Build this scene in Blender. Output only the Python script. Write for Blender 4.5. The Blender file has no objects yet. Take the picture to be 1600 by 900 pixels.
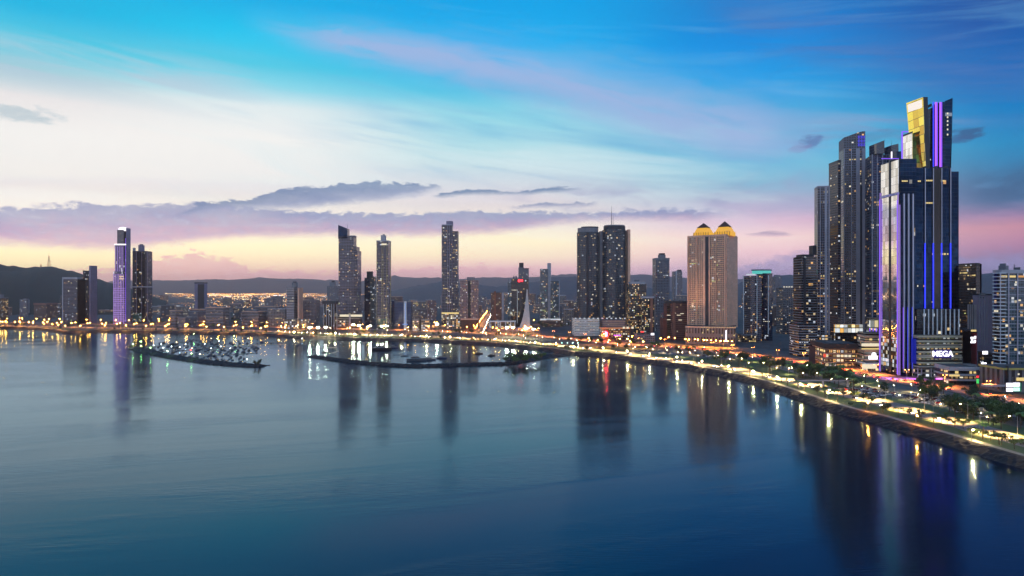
import bpy, math, random, bmesh
import numpy as np
from mathutils import Vector, Matrix
from mathutils.geometry import tessellate_polygon
random.seed(7); RNG = np.random.RandomState(11)
scene = bpy.context.scene
COL = scene.collection
F = 1600*24/36.0          # focal length in pixels of a 1600 wide frame
H = 92.0                  # drone height above the sea
G = 4.0                   # street level above the sea
R = math.radians

# ------------------------------------------------------------ camera
cd = bpy.data.cameras.new('camera'); cam = bpy.data.objects.new('camera', cd); COL.objects.link(cam)
cd.lens = 24; cd.sensor_width = 36; cd.clip_start = 1; cd.clip_end = 60000
cam.location = (0, 0, H); cam.rotation_euler = (R(90), 0, 0)
scene.camera = cam

# ------------------------------------------------------------ render settings
scene.render.engine = 'CYCLES'
cy = scene.cycles
cy.use_denoising = True
try: cy.denoiser = 'OPENIMAGEDENOISE'
except Exception: pass
cy.max_bounces = 5; cy.diffuse_bounces = 2; cy.glossy_bounces = 3; cy.transmission_bounces = 2
cy.volume_bounces = 0; cy.sample_clamp_indirect = 6; cy.sample_clamp_direct = 0
cy.use_adaptive_sampling = True; cy.adaptive_threshold = 0.02; cy.use_light_tree = True; cy.caustics_reflective = False; cy.caustics_refractive = False
vs = scene.view_settings
scene.display_settings.display_device = 'sRGB'
vs.view_transform = 'Standard'; vs.look = 'None'; vs.exposure = 0; vs.gamma = 1; vs.use_curve_mapping = False

def lin(c):
    if isinstance(c, str): c = tuple(int(c[i:i+2], 16) for i in (0, 2, 4))
    out = []
    for v in c[:3]:
        v /= 255.0
        out.append(v/12.92 if v <= 0.04045 else ((v+0.055)/1.055)**2.4)
    return tuple(out)+(1.0,)

# ------------------------------------------------------------ node helper
class NT:
    def __init__(s, nt): s.nt = nt; s.n = nt.nodes; s.l = nt.links
    def new(s, t, **kw):
        n = s.n.new(t)
        for k, v in kw.items(): setattr(n, k, v)
        return n
    def put(s, sock, v):
        if hasattr(v, 'is_output'): s.l.new(v, sock)
        elif v is not None:
            if isinstance(v, (tuple, list)) and sock.type == 'RGBA' and len(v) == 3: v = tuple(v)+(1,)
            sock.default_value = v
    def m(s, op, a, b=None, c=None, clamp=False):
        n = s.new('ShaderNodeMath', operation=op, use_clamp=clamp)
        s.put(n.inputs[0], a); s.put(n.inputs[1], b); s.put(n.inputs[2], c)
        return n.outputs[0]
    def add(s, a, b): return s.m('ADD', a, b)
    def sub(s, a, b): return s.m('SUBTRACT', a, b)
    def mul(s, a, b): return s.m('MULTIPLY', a, b)
    def mix(s, f, a, b, blend='MIX'):
        n = s.new('ShaderNodeMix', data_type='RGBA', blend_type=blend)
        s.put(n.inputs[0], f); s.put(n.inputs[6], a); s.put(n.inputs[7], b)
        return n.outputs[2]
    def fmix(s, f, a, b):
        n = s.new('ShaderNodeMix', data_type='FLOAT')
        s.put(n.inputs[0], f); s.put(n.inputs[2], a); s.put(n.inputs[3], b)
        return n.outputs[0]
    def ss(s, x, e0, e1, to0=0.0, to1=1.0):
        n = s.new('ShaderNodeMapRange', interpolation_type='SMOOTHSTEP')
        s.put(n.inputs[0], x); s.put(n.inputs[1], e0); s.put(n.inputs[2], e1); s.put(n.inputs[3], to0); s.put(n.inputs[4], to1)
        return n.outputs[0]
    def ls(s, x, e0, e1, to0=0.0, to1=1.0):
        n = s.new('ShaderNodeMapRange', interpolation_type='LINEAR'); n.clamp = True
        s.put(n.inputs[0], x); s.put(n.inputs[1], e0); s.put(n.inputs[2], e1); s.put(n.inputs[3], to0); s.put(n.inputs[4], to1)
        return n.outputs[0]
    def ramp(s, x, stops, interp='LINEAR'):
        n = s.new('ShaderNodeValToRGB'); cr = n.color_ramp; cr.interpolation = interp
        while len(cr.elements) < len(stops): cr.elements.new(0.5)
        for e, (p, c) in zip(cr.elements, sorted(stops, key=lambda t: t[0])):
            e.position = min(1, max(0, p)); e.color = c if len(c) == 4 else tuple(c)+(1,)
        s.put(n.inputs[0], x); return n.outputs[0]
    def xyz(s, x, y, z):
        n = s.new('ShaderNodeCombineXYZ'); s.put(n.inputs[0], x); s.put(n.inputs[1], y); s.put(n.inputs[2], z); return n.outputs[0]
    def sep(s, v):
        n = s.new('ShaderNodeSeparateXYZ'); s.put(n.inputs[0], v); return n.outputs
    def noise(s, v, scale=1, detail=2, rough=0.5, dist=0.0, dim='3D', color=False):
        n = s.new('ShaderNodeTexNoise', noise_dimensions=dim)
        if v is not None: s.put(n.inputs['Vector'], v)
        n.inputs['Scale'].default_value = scale; n.inputs['Detail'].default_value = detail
        n.inputs['Roughness'].default_value = rough; n.inputs['Distortion'].default_value = dist
        return n.outputs['Color' if color else 'Fac']
    def white(s, v, color=False):
        n = s.new('ShaderNodeTexWhiteNoise', noise_dimensions='3D'); s.put(n.inputs['Vector'], v)
        return n.outputs['Color' if color else 'Value']

# ------------------------------------------------------------ sky
def sky_pt(px, py):
    """direction (azimuth, elevation in degrees) of a sighting line through the photograph"""
    return math.degrees(math.atan((px-800)/F)), math.degrees(math.atan((450-py)/math.hypot(F, px-800)))

world = bpy.data.worlds.new('World'); scene.world = world; world.use_nodes = True
world.node_tree.nodes.clear()
W = NT(world.node_tree)
tc = W.new('ShaderNodeTexCoord').outputs['Generated']
dx, dy, dz = W.sep(tc)
AZ = W.mul(W.m('ARCTAN2', dx, dy), 180/math.pi)
EL = W.mul(W.m('ARCSINE', dz), 180/math.pi)
# clear twilight colours, sampled along five bearings
COLS = {
 0:   [(0,'0cb8e6'),(60,'54cde6'),(105,'a6cfdc'),(145,'ece9ea'),(200,'f6f6f4'),(300,'f4f3f0'),(345,'f2e9dc'),(392,'f8efc0'),(412,'f3e3b4'),(450,'dbb7b4')],
 400: [(0,'08b0ea'),(55,'0cc8f2'),(100,'4ccbe8'),(135,'8fdcee'),(165,'e3eff2'),(215,'f7f7f5'),(290,'f1f2f2'),(340,'f3ece2'),(385,'f9f0c6'),(408,'f1dcbb'),(430,'e4bab2'),(450,'d5a8ac')],
 800: [(0,'08a4ea'),(70,'0cb0f2'),(110,'16baf2'),(145,'40c2e8'),(170,'86d6ea'),(205,'a4dfec'),(245,'bfe4ec'),(275,'cfdfea'),(310,'e6dfe6'),(345,'f3e6da'),(375,'f9eecb'),(400,'f1dcbf'),(420,'e2b8bd'),(450,'c8a3b2')],
 1200:[(0,'1c84d2'),(60,'0e8ee2'),(120,'12a0ea'),(180,'3fabe0'),(220,'5abde2'),(255,'70c8e2'),(285,'8cbfda'),(315,'b8b9d6'),(345,'dcbad0'),(372,'efd2cf'),(395,'e2bcc6'),(425,'b49fbe'),(450,'9488ac')],
 1600:[(0,'2452a2'),(50,'1e60b0'),(100,'176cba'),(160,'1480c6'),(220,'2a8fc6'),(270,'4180b0'),(310,'5779a4'),(335,'9a7fa4'),(352,'c48a9c'),(380,'a97d9c'),(420,'5f6a94'),(450,'475a84')],
}
EL_MAX = 90.0
TU = W.m('POWER', W.ls(EL, 0, EL_MAX), 0.5)
def col_ramp(px):
    st = []
    for py, c in COLS[px]:
        e = sky_pt(px, py)[1]
        st.append((math.sqrt(max(e, 0)/EL_MAX), lin(c)))
    st.append((math.sqrt(42/90), lin('1668b8'))); st.append((1.0, tuple(x*1.3 for x in lin('3a7cc0')[:3])+(1,)))
    return W.ramp(TU, st)
warp = W.sub(W.noise(W.xyz(W.mul(AZ, 0.05), W.mul(EL, 0.12), 3.1), 1.0, 3, 0.5), 0.5)
AZw = W.add(AZ, W.mul(warp, 9.0))
azs = [sky_pt(p, 450)[0] for p in (0, 400, 800, 1200, 1600)]
base = col_ramp(0)
for p, a0, a1 in zip((400, 800, 1200, 1600), azs[:-1], azs[1:]):
    base = W.mix(W.ss(AZw, a0, a1), base, col_ramp(p))
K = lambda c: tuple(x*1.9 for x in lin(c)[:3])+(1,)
rear = W.ramp(TU, [(0, K('bdb4c0')), (math.sqrt(6/90), K('b9bacb')), (math.sqrt(15/90), K('a6bdd8')), (math.sqrt(40/90), K('74a8d6')), (1, tuple(x*1.3 for x in lin('3a7cc0')[:3]))])  # unseen sky behind the camera, brightened to light the building fronts
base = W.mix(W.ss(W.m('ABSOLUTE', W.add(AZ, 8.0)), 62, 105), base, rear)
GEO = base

def cloud(base, color, mask, amount=1.0):
    return W.mix(W.m('MULTIPLY', mask, amount, clamp=True), base, color)
def gauss(x, c, w):
    t = W.m('DIVIDE', W.sub(x, c), w); return W.m('EXPONENT', W.mul(W.mul(t, t), -1.0))
def band(az0, az1, soft): 
    return W.mul(W.ss(AZ, az0-soft, az0+soft), W.ss(AZ, az1-soft, az1+soft, 1, 0))
def curve(pts):
    """elevation of a cloud line as a function of bearing, from sighted points"""
    n = W.new('ShaderNodeFloatCurve'); c = n.mapping.curves[0]
    ap = [sky_pt(*p) for p in pts]
    w = [((a+60)/120, (e+5)/40) for a, e in ap]
    while len(c.points) < len(w): c.points.new(0.5, 0.5)
    for P, (x, y) in zip(c.points, w): P.location = (x, y); P.handle_type = 'AUTO'
    n.mapping.update(); n.inputs[0].default_value = 1
    W.put(n.inputs[1], W.ls(AZ, -60, 60))
    return W.sub(W.mul(n.outputs[0], 40), 5)
P1 = W.xyz(W.mul(AZ, 0.11), W.mul(EL, 0.55), 0.0)       # stretched cloud space
n_str = W.noise(P1, 1.0, 7, 0.58, 0.3)
n_fine = W.noise(W.xyz(W.mul(AZ, 0.5), W.mul(EL, 1.5), 4.0), 1.0, 6, 0.6, 0.2)
n_cir = W.noise(W.xyz(W.add(W.mul(AZ, 0.05), W.mul(EL, 0.03)), W.add(W.mul(EL, 0.30), W.mul(AZ, 0.05)), 9.0), 1.0, 7, 0.55, 0.6)

sky = base
n_puff = W.noise(W.xyz(W.mul(AZ, 0.9), W.mul(EL, 1.9), 8.0), 1.0, 8, 0.62, 0.4)
n_soft = W.noise(W.xyz(W.mul(AZ, 0.16), W.mul(EL, 0.5), 14.0), 1.0, 5, 0.55, 0.6)
# combed cirrus: fibres falling from left to right
fib = W.noise(W.xyz(W.mul(W.add(AZ, W.mul(EL, -0.6)), 0.045), W.mul(W.add(EL, W.mul(AZ, 0.16)), 0.36), 9.0), 1.0, 5, 0.5, 0.9)
fib2 = W.noise(W.xyz(W.mul(AZ, 0.07), W.mul(W.add(EL, W.mul(AZ, 0.10)), 0.9), 21.0), 1.0, 6, 0.55, 0.6)
sky = cloud(sky, lin('dff1f5'), W.mul(W.ss(fib, 0.44, 0.68), W.mul(gauss(EL, 9.6, 4.2), band(-30, 26, 10))), 0.58)
sky = cloud(sky, lin('3fa6dc'), W.mul(W.ss(fib, 0.50, 0.30), W.mul(gauss(EL, 11.5, 3.6), band(-12, 30, 10))), 0.5)
sky = cloud(sky, lin('6fb4e0'), W.mul(W.ss(fib2, 0.48, 0.72), W.mul(W.mul(W.ss(EL, 9, 14), W.ss(EL, 22, 28, 1, 0)), W.ss(AZ, -30, -2))), 0.28)
sky = cloud(sky, lin('b9cfe0'), W.mul(W.ss(fib2, 0.42, 0.62), W.mul(gauss(EL, 15.2, 1.5), band(-60, -22, 6))), 0.7)
# long lilac streak falling from upper left to the right
ce = curve([(-100,10),(330,22),(480,55),(700,92),(900,140),(1060,182),(1230,215),(1420,240),(1800,270)])
wd = W.ls(AZ, -18, 16, 0.85, 2.5)
st = W.m('DIVIDE', W.sub(W.add(EL, W.mul(W.sub(n_soft, 0.5), 1.6)), ce), wd)
comb = W.noise(W.xyz(W.mul(AZ, 0.10), W.mul(st, 1.3), 2.0), 1.0, 7, 0.6, 0.5)
stm = W.m('EXPONENT', W.mul(W.mul(st, st), -1.0))
sky = cloud(sky, lin('9fb8e4'), W.mul(stm, W.mul(band(-17.5, 23, 5.0), W.ss(comb, 0.12, 0.56))), 0.95)
# mauve veil across the upper right
ce2 = curve([(-200,-220),(1000,-60),(1180,30),(1330,70),(1480,105),(1800,160)])
st = W.m('DIVIDE', W.sub(W.add(EL, W.mul(W.sub(n_soft, 0.5), 4.0)), ce2), 2.2)
sky = cloud(sky, lin('4f74b8'), W.mul(W.mul(W.m('EXPONENT', W.mul(W.mul(st, st), -1.0)), W.ss(AZ, 10, 22)), W.ss(fib2, 0.3, 0.6)), 0.6)
sky = cloud(sky, lin('8d94c4'), W.mul(W.mul(gauss(EL, 11.6, 1.3), band(22, 33, 3)), W.ss(fib2, 0.42, 0.62)), 0.55)
# slate bars low on the right
sky = cloud(sky, lin('44648c'), W.mul(W.mul(gauss(EL, 6.6, 1.6), W.ss(AZ, 31, 36)), W.ss(n_soft, 0.36, 0.55)), 0.75)
sky = cloud(sky, lin('9fa6cc'), W.mul(W.mul(gauss(EL, 7.2, 1.3), band(2, 30, 5)), W.ss(n_soft, 0.42, 0.66)), 0.7)
# soft grey stratus layers over the sunset
def deck(sky, top, bot, col_top, col_bot, amount, ragged=0.9, az=(-80, 80), soft=2.5, es=0.18, fine=1.0, under=0.7):
    t = curve(top); b = curve(bot)
    wob = W.add(W.mul(W.sub(n_soft, 0.5), ragged*1.2), W.mul(W.sub(n_puff, 0.5), ragged*fine*1.6))
    e = W.add(EL, wob)
    m = W.mul(W.ss(W.sub(t, e), 0.0, es), W.ss(W.sub(W.add(EL, W.mul(wob, 0.5)), b), -0.1, under))
    m = W.mul(W.mul(m, band(az[0], az[1], soft)), W.ls(n_str, 0.25, 0.6, 0.72, 1.0))
    c = W.mix(W.ss(W.add(W.m('DIVIDE', W.sub(EL, b), W.sub(t, b)), W.mul(W.sub(n_puff, 0.5), 0.9)), 0.05, 0.95), col_bot, col_top)
    c = W.mix(W.mul(W.ss(n_puff, 0.5, 0.75), 0.30), c, lin('d9d3e2'))
    return cloud(sky, c, m, amount)
sky = deck(sky, [(-200,268),(0,268),(300,276),(640,292),(900,320),(1800,330)], [(-200,300),(0,300),(300,312),(640,322),(900,330),(1800,340)], lin('e6e6ee'), lin('eee6e8'), 0.5, 0.5, (-60, 3), es=0.6)
sky = deck(sky, [(-200,322),(0,322),(140,317),(330,319),(480,328),(620,330),(760,328),(900,330),(1080,326),(1200,329),(1800,334)],
                [(-200,388),(0,388),(140,396),(250,390),(330,380),(480,375),(620,374),(760,370),(900,354),(1080,349),(1200,344),(1800,345)], lin('8b9ac2'), lin('bd9fbe'), 0.95, 0.85, (-60, 17.0), es=0.35, under=0.9)
sky = deck(sky, [(-200,372),(250,340),(330,317),(400,309),(432,297),(470,290),(540,286),(640,285),(684,288),(720,300),(1800,330)],
                [(-200,392),(250,352),(330,334),(430,332),(520,324),(600,316),(650,308),(690,300),(720,303),(1800,340)], lin('6a89b4'), lin('93a2c8'), 0.95, 0.95, (-26, -5.9), 0.7, es=0.25)
sky = deck(sky, [(500,300),(690,300),(740,294),(800,297),(860,290),(905,291),(1200,300)], [(500,306),(690,309),(740,306),(800,305),(860,303),(905,297),(1200,305)], lin('6486ae'), lin('7f97bb'), 0.95, 0.6, (-6.4, 5.6), 0.5, under=.35)
sky = deck(sky, [(500,322),(800,321),(850,317),(930,316),(1200,320)], [(500,328),(800,327),(850,326),(930,324),(1200,328)], lin('7f93bb'), lin('a3a6c8'), 0.85, 0.6, (0, 6.8), 0.6, under=.35)
# cumulus heads in the yellow gap, mauve bank above the hills
sky = deck(sky, [(-200,430),(60,428),(160,414),(240,408),(285,394),(310,388),(345,400),(380,416),(470,424),(600,419),(760,416),(900,420),(1800,430)],
                [(-200,460),(1800,460)], lin('d4aab4'), lin('dcaeb2'), 0.85, 1.7, (-38, 4), 3, es=0.45)
sky = deck(sky, [(900,424),(1150,416),(1240,388),(1330,380),(1600,392),(1800,388)], [(900,470),(1800,470)], lin('8f8cb8'), lin('ab94b8'), 0.7, 1.3, (15, 60), 2.5, es=0.8)
sky = deck(sky, [(1000,366),(1170,364),(1215,361),(1245,365),(1400,366)], [(1000,370),(1170,369),(1215,370),(1245,368),(1400,370)], lin('8d7fa4'), lin('a98cae'), 0.8, 0.35, (19, 22.4), 0.6, under=.3)
# torn scraps
for (px, py, wa, we, c, a) in ((1266,221,0.9,0.5,'5f7fb4',0.8),(1248,230,0.9,0.4,'8f93c4',0.5),(1515,207,1.2,0.42,'3c6494',0.9),(1490,218,1.0,0.35,'43689a',0.8),(35,178,2.6,0.55,'b9ccd6',0.8),(1380,212,2.5,0.6,'5a8ab8',0.5)):
    a0, e0 = sky_pt(px, py)
    u = W.m('DIVIDE', W.sub(AZ, a0), wa); v = W.m('DIVIDE', W.sub(EL, e0), we)
    d = W.add(W.add(W.mul(u, u), W.mul(v, v)), W.add(W.mul(W.sub(n_fine, 0.5), 3.2), W.mul(W.sub(n_puff, 0.5), 3.0)))
    sky = cloud(sky, lin(c), W.ss(d, 1.3, 0.1), a)
# a physical dusk sky adds its share to the painted evening
sk = W.new('ShaderNodeTexSky', sky_type='NISHITA'); sk.sun_disc = False
sk.sun_elevation = R(1.5); sk.sun_rotation = R(-30); sk.air_density = 1.0; sk.dust_density = 1.5
lift = W.ls(EL, 0.0, 7.0, 1.6, 1.0)
vm = W.new('ShaderNodeVectorMath', operation='SCALE'); W.put(vm.inputs[0], sky); W.put(vm.inputs['Scale'], lift); sky = vm.outputs[0]
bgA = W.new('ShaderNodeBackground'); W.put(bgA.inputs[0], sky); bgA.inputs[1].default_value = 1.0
bgB = W.new('ShaderNodeBackground'); W.put(bgB.inputs[0], sk.outputs[0]); bgB.inputs[1].default_value = 0.004
ad = W.new('ShaderNodeAddShader'); W.l.new(bgA.outputs[0], ad.inputs[0]); W.l.new(bgB.outputs[0], ad.inputs[1])
out = W.new('ShaderNodeOutputWorld'); W.l.new(ad.outputs[0], out.inputs[0])
world.cycles.sampling_method = 'MANUAL'; world.cycles.sample_map_resolution = 512

# ------------------------------------------------------------ weak broad lamp added at the left for the afterglow after sunset
sd = bpy.data.lights.new('sun', 'SUN'); sun = bpy.data.objects.new('sun', sd); COL.objects.link(sun)
sd.energy = 0.08; sd.angle = R(70); sd.color = (1.0, 0.78, 0.6)
def aim_sun(az, el):
    d = Vector((math.sin(R(az))*math.cos(R(el)), math.cos(R(az))*math.cos(R(el)), math.sin(R(el))))
    sun.rotation_euler = d.to_track_quat('Z', 'Y').to_euler()
aim_sun(-30, 8)

# ------------------------------------------------------------ mesh building
class MB:
    def __init__(s): s.v = []; s.f = []; s.mi = []; s.uv = []
    def face(s, pts, mi=0, uv=None):
        k = len(s.v); s.v += [tuple(p) for p in pts]; s.f.append(tuple(range(k, k+len(pts)))); s.mi.append(mi)
        s.uv.append(uv or [(0, 0)]*len(pts))
    def prism(s, pts, z0, z1, mi=0, top=1, u0=0.0, bottom=False):
        """pts counter-clockwise outline; z1 a number or a function of the point"""
        zt = z1 if callable(z1) else (lambda p: z1)
        u = u0; n = len(pts)
        for i in range(n):
            a, b = pts[i], pts[(i+1) % n]; L = math.hypot(b[0]-a[0], b[1]-a[1])
            za, zb = zt(a), zt(b)
            s.face([(a[0], a[1], z0), (b[0], b[1], z0), (b[0], b[1], zb), (a[0], a[1], za)], mi,
                   [(u, z0), (u+L, z0), (u+L, zb), (u, za)])
            u += L
        s.face([(p[0], p[1], zt(p)) for p in pts], top, [(p[0], p[1]) for p in pts])
        if bottom: s.face([(p[0], p[1], z0) for p in reversed(pts)], top)
    def box(s, cx, cy, z0, sx, sy, sz, yaw=0.0, mi=0, top=None):
        s.prism(rect(cx, cy, sx, sy, yaw), z0, z0+sz, mi, mi if top is None else top, bottom=True)
    def loft(s, rings, mi=0, cap=True, capmi=None):
        for a, b in zip(rings[:-1], rings[1:]):
            n = len(a); u = 0
            for i in range(n):
                j = (i+1) % n; L = (Vector(a[j])-Vector(a[i])).length
                s.face([a[i], a[j], b[j], b[i]], mi, [(u, a[i][2]), (u+L, a[j][2]), (u+L, b[j][2]), (u, b[i][2])]); u += L
        if cap:
            c = mi if capmi is None else capmi
            s.face(list(rings[-1]), c); s.face(list(reversed(rings[0])), c)
    def cyl(s, x, y, z0, z1, r0, r1=None, n=10, mi=0):
        r1 = r0 if r1 is None else r1
        ring = lambda r, z: [(x+r*math.cos(2*math.pi*i/n), y+r*math.sin(2*math.pi*i/n), z) for i in range(n)]
        s.loft([ring(r0, z0), ring(r1, z1)], mi)
    def tube(s, path, r, n=6, mi=0):
        rings = []
        for i, p in enumerate(path):
            p = Vector(p); d = (Vector(path[min(i+1, len(path)-1)])-Vector(path[max(i-1, 0)])).normalized()
            a = d.cross(Vector((0.13, 0.2, 1))).normalized() if abs(d.z) < 0.98 else d.cross(Vector((1, 0, 0))).normalized()
            b = d.cross(a); rr = r[i] if isinstance(r, (list, tuple)) else r
            rings.append([tuple(p+a*rr*math.cos(2*math.pi*k/n)-b*rr*math.sin(2*math.pi*k/n)) for k in range(n)])
        s.loft(rings, mi)
    def ball(s, c, rx, ry, rz, mi=0, nu=8, nv=5):
        rings = []
        for j in range(nv+1):
            t = math.pi*(j/nv)-math.pi/2; t = max(-1.5, min(1.5, t))
            rings.append([(c[0]+rx*math.cos(t)*math.cos(2*math.pi*i/nu), c[1]+ry*math.cos(t)*math.sin(2*math.pi*i/nu), c[2]+rz*math.sin(t)) for i in range(nu)])
        s.loft(rings, mi)
    def mesh(s, name, mats, smooth=False):
        me = bpy.data.meshes.new(name); me.from_pydata(s.v, [], s.f)
        for m in mats: me.materials.append(m)
        me.polygons.foreach_set('material_index', [min(i, len(mats)-1) for i in s.mi])
        uvl = me.uv_layers.new(name='uv'); uvl.data.foreach_set('uv', [c for f in s.uv for p in f for c in p])
        if smooth: me.polygons.foreach_set('use_smooth', [True]*len(s.f))
        return me
    def build(s, name, mats, parent=None, loc=(0, 0, 0), smooth=False):
        if not isinstance(mats, (list, tuple)): mats = [mats]
        return link(name, s.mesh(name, mats, smooth), parent, loc)

def link(name, data, parent=None, loc=(0, 0, 0), rz=0.0, sc=None):
    o = bpy.data.objects.new(name, data); COL.objects.link(o); o.location = loc
    if rz: o.rotation_euler = (0, 0, rz)
    if sc: o.scale = sc
    if parent: o.parent = parent
    return o
def rect(cx, cy, sx, sy, yaw=0.0):
    c, s = math.cos(yaw), math.sin(yaw)
    return [(cx+x*c-y*s, cy+x*s+y*c) for x, y in ((-sx/2, -sy/2), (sx/2, -sy/2), (sx/2, sy/2), (-sx/2, sy/2))]
def ellipse(cx, cy, sx, sy, yaw=0, n=24):
    c, s = math.cos(yaw), math.sin(yaw)
    return [(cx+sx/2*math.cos(t)*c-sy/2*math.sin(t)*s, cy+sx/2*math.cos(t)*s+sy/2*math.sin(t)*c) for t in [2*math.pi*i/n for i in range(n)]]
def gp(px, py, z=G):
    """where the sight line through a photograph point meets the level z"""
    D = (H-z)*F/(py-450.0); return ((px-800)/F*D, D)
def zat(py, D): return H+(450-py)/F*D
def pxof(x, y): return 800+F*x/max(y, 1)

LATER = []           # (object, base label) whose labels are told apart at the end
def thing(name, label, cat, loc, rz=0.0, group=None, auto=False):
    o = link(name, None, None, loc, rz); tag(o, label, cat, group, auto); return o
def tag(o, label, cat, group=None, auto=False):
    o['label'] = label; o['category'] = cat
    if group: o['group'] = group
    if auto: LATER.append((o, label))
def struct(o): o['kind'] = 'structure'; return o
def copy_tree(src, loc, rz=0.0, sc=None, label=None, auto=False, group=None):
    r = src.copy(); COL.objects.link(r); r.location = loc; r.rotation_euler = (0, 0, rz)
    if sc: r.scale = (sc, sc, sc)
    if label: r['label'] = label
    if group: r['group'] = group
    if auto: LATER.append((r, label))
    for ch in KIDS[src.name]:
        c = ch.copy(); COL.objects.link(c); c.parent = r
        for g in KIDS.get(ch.name, ()):
            d = g.copy(); COL.objects.link(d); d.parent = c
    return r
KIDS = {}
def remember(o):
    for ch in o.children: remember(ch)
    KIDS[o.name] = list(o.children)

# ------------------------------------------------------------ materials
MATS = {}
def pbr(name, col, rough=0.6, metal=0.0, var=0.25, scale=0.15, emit=None, es=0.0, sampled=True, spec=0.5, ior=1.45):
    if name in MATS: return MATS[name]
    m = bpy.data.materials.new(name); m.use_nodes = True; T = NT(m.node_tree)
    b = T.n['Principled BSDF']
    c = lin(col) if isinstance(col, str) else tuple(col)+(1,)
    if var:
        co = T.new('ShaderNodeTexCoord').outputs['Object']
        n = T.noise(co, scale, 5, 0.6)
        k = T.ls(n, 0.25, 0.75, 1-var, 1+var)
        c2 = T.new('ShaderNodeMix', data_type='RGBA', blend_type='MULTIPLY'); c2.inputs[0].default_value = 1
        c2.inputs[6].default_value = c; T.l.new(k, c2.inputs[7]); T.l.new(c2.outputs[2], b.inputs['Base Color'])
        T.l.new(T.ls(n, 0.2, 0.8, max(0.03, rough-0.12), min(1, rough+0.12)), b.inputs['Roughness'])
    else:
        b.inputs['Base Color'].default_value = c; b.inputs['Roughness'].default_value = rough
    b.inputs['Metallic'].default_value = metal; b.inputs['IOR'].default_value = ior
    if emit is not None:
        b.inputs['Emission Color'].default_value = lin(emit) if isinstance(emit, str) else tuple(emit)+(1,)
        b.inputs['Emission Strength'].default_value = es
    if not sampled: m.cycles.emission_sampling = 'NONE'
    MATS[name] = m; return m

def facade(name, wall, glass, bay=3.0, fh=3.3, wf=0.8, hf=0.55, lit=0.05, ls_=1.2, warm=0.6, groughness=0.12, gmetal=0.0, gior=1.55, wall_rough=0.65, tilt=0.006):
    """a wall of windows: the bay and storey grid is measured in metres on the wall"""
    if name in MATS: return MATS[name]
    m = bpy.data.materials.new(name); m.use_nodes = True; T = NT(m.node_tree); b = T.n['Principled BSDF']
    uv = T.new('ShaderNodeUVMap').outputs[0]; u, v, _ = T.sep(uv)
    U = T.mul(u, 1.0/bay); V = T.mul(v, 1.0/fh)
    fu = T.m('FRACT', U); fv = T.m('FRACT', V)
    iu = T.m('FLOOR', U); iv = T.m('FLOOR', V)
    mu = T.m('COMPARE', fu, 0.5, wf/2); mv = T.m('COMPARE', fv, 0.5, hf/2)
    mask = T.mul(mu, mv)
    oi = T.new('ShaderNodeObjectInfo').outputs['Random']
    key = T.xyz(iu, iv, T.mul(oi, 97.0))
    rnd = T.white(key, True); r1, r2, r3 = T.sep(rnd)
    co = T.new('ShaderNodeTexCoord').outputs['Object']
    grime = T.noise(co, 0.08, 6, 0.65)
    wc = T.mix(T.ls(grime, 0.3, 0.75), tuple(x*0.72 for x in lin(wall)[:3]), lin(wall))
    gc = T.mix(r3, tuple(x*0.6 for x in lin(glass)[:3]), tuple(min(1, x*1.35) for x in lin(glass)[:3]))
    T.l.new(T.mix(mask, wc, gc), b.inputs['Base Color'])
    T.l.new(T.fmix(mask, wall_rough, groughness), b.inputs['Roughness'])
    T.l.new(T.mul(mask, gmetal), b.inputs['Metallic'])
    b.inputs['IOR'].default_value = gior
    # each pane leans a hair differently
    g = T.new('ShaderNodeNewGeometry').outputs['Normal']
    off = T.new('ShaderNodeVectorMath', operation='SUBTRACT'); T.l.new(T.white(T.xyz(iu, iv, 5.0), True), off.inputs[0]); off.inputs[1].default_value = (0.5, 0.5, 0.5)
    scl = T.new('ShaderNodeVectorMath', operation='SCALE'); T.l.new(off.outputs[0], scl.inputs[0]); T.l.new(T.mul(mask, tilt*2), scl.inputs['Scale'])
    ad = T.new('ShaderNodeVectorMath', operation='ADD'); T.l.new(g, ad.inputs[0]); T.l.new(scl.outputs[0], ad.inputs[1])
    nm = T.new('ShaderNodeVectorMath', operation='NORMALIZE'); T.l.new(ad.outputs[0], nm.inputs[0]); T.l.new(nm.outputs[0], b.inputs['Normal'])
    on = T.mul(T.m('GREATER_THAN', r1, 1.0-lit), mask)
    ec = T.ramp(r2, [(0, lin('ffb45a')), (warm*0.6, lin('ffd38c')), (warm, lin('ffeec4')), (min(1, warm+0.25), lin('e6f0ff'))], 'LINEAR')
    T.l.new(ec, b.inputs['Emission Color'])
    T.l.new(T.mul(on, T.mul(T.add(r3, 0.15), ls_)), b.inputs['Emission Strength'])
    m.cycles.emission_sampling = 'NONE'
    MATS[name] = m; return m

def glow(name, col, s, sampled=False):
    return pbr(name, '303030', 0.5, var=0, emit=col, es=s, sampled=sampled)
WIN = [glow('lit window amber', 'ffb765', .65), glow('lit window yellow', 'ffdf8f', .85), glow('lit window cream', 'fff0cf', .9), glow('lit window white', 'eef5ff', .7), glow('lit window teal', '7fe0c8', 0.5), glow('lit window lime', 'e8f08a', .8), glow('lit window dim', 'ffcf8a', .28)]
def _winmesh(i):
    b = MB(); b.box(0, 0, -0.5, 1, 1, 1); return b.mesh('lit_window', [WIN[i]])
WINMESH = [_winmesh(i) for i in range(len(WIN))]
M_ROOF = pbr('roof felt', '3b3a3c', 0.9, scale=0.3)
M_CONC = pbr('grey concrete', '77757a', 0.8, scale=0.1)
M_PALE = pbr('pale render', 'a39da2', 0.75, scale=0.08)
M_WHITE = pbr('white paint', 'cfcfd2', 0.5, scale=0.1)
M_DARK = pbr('dark cladding', '23232a', 0.5, scale=0.1)
M_STEEL = pbr('steel', '55575c', 0.4, metal=0.6, scale=0.5)
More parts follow.
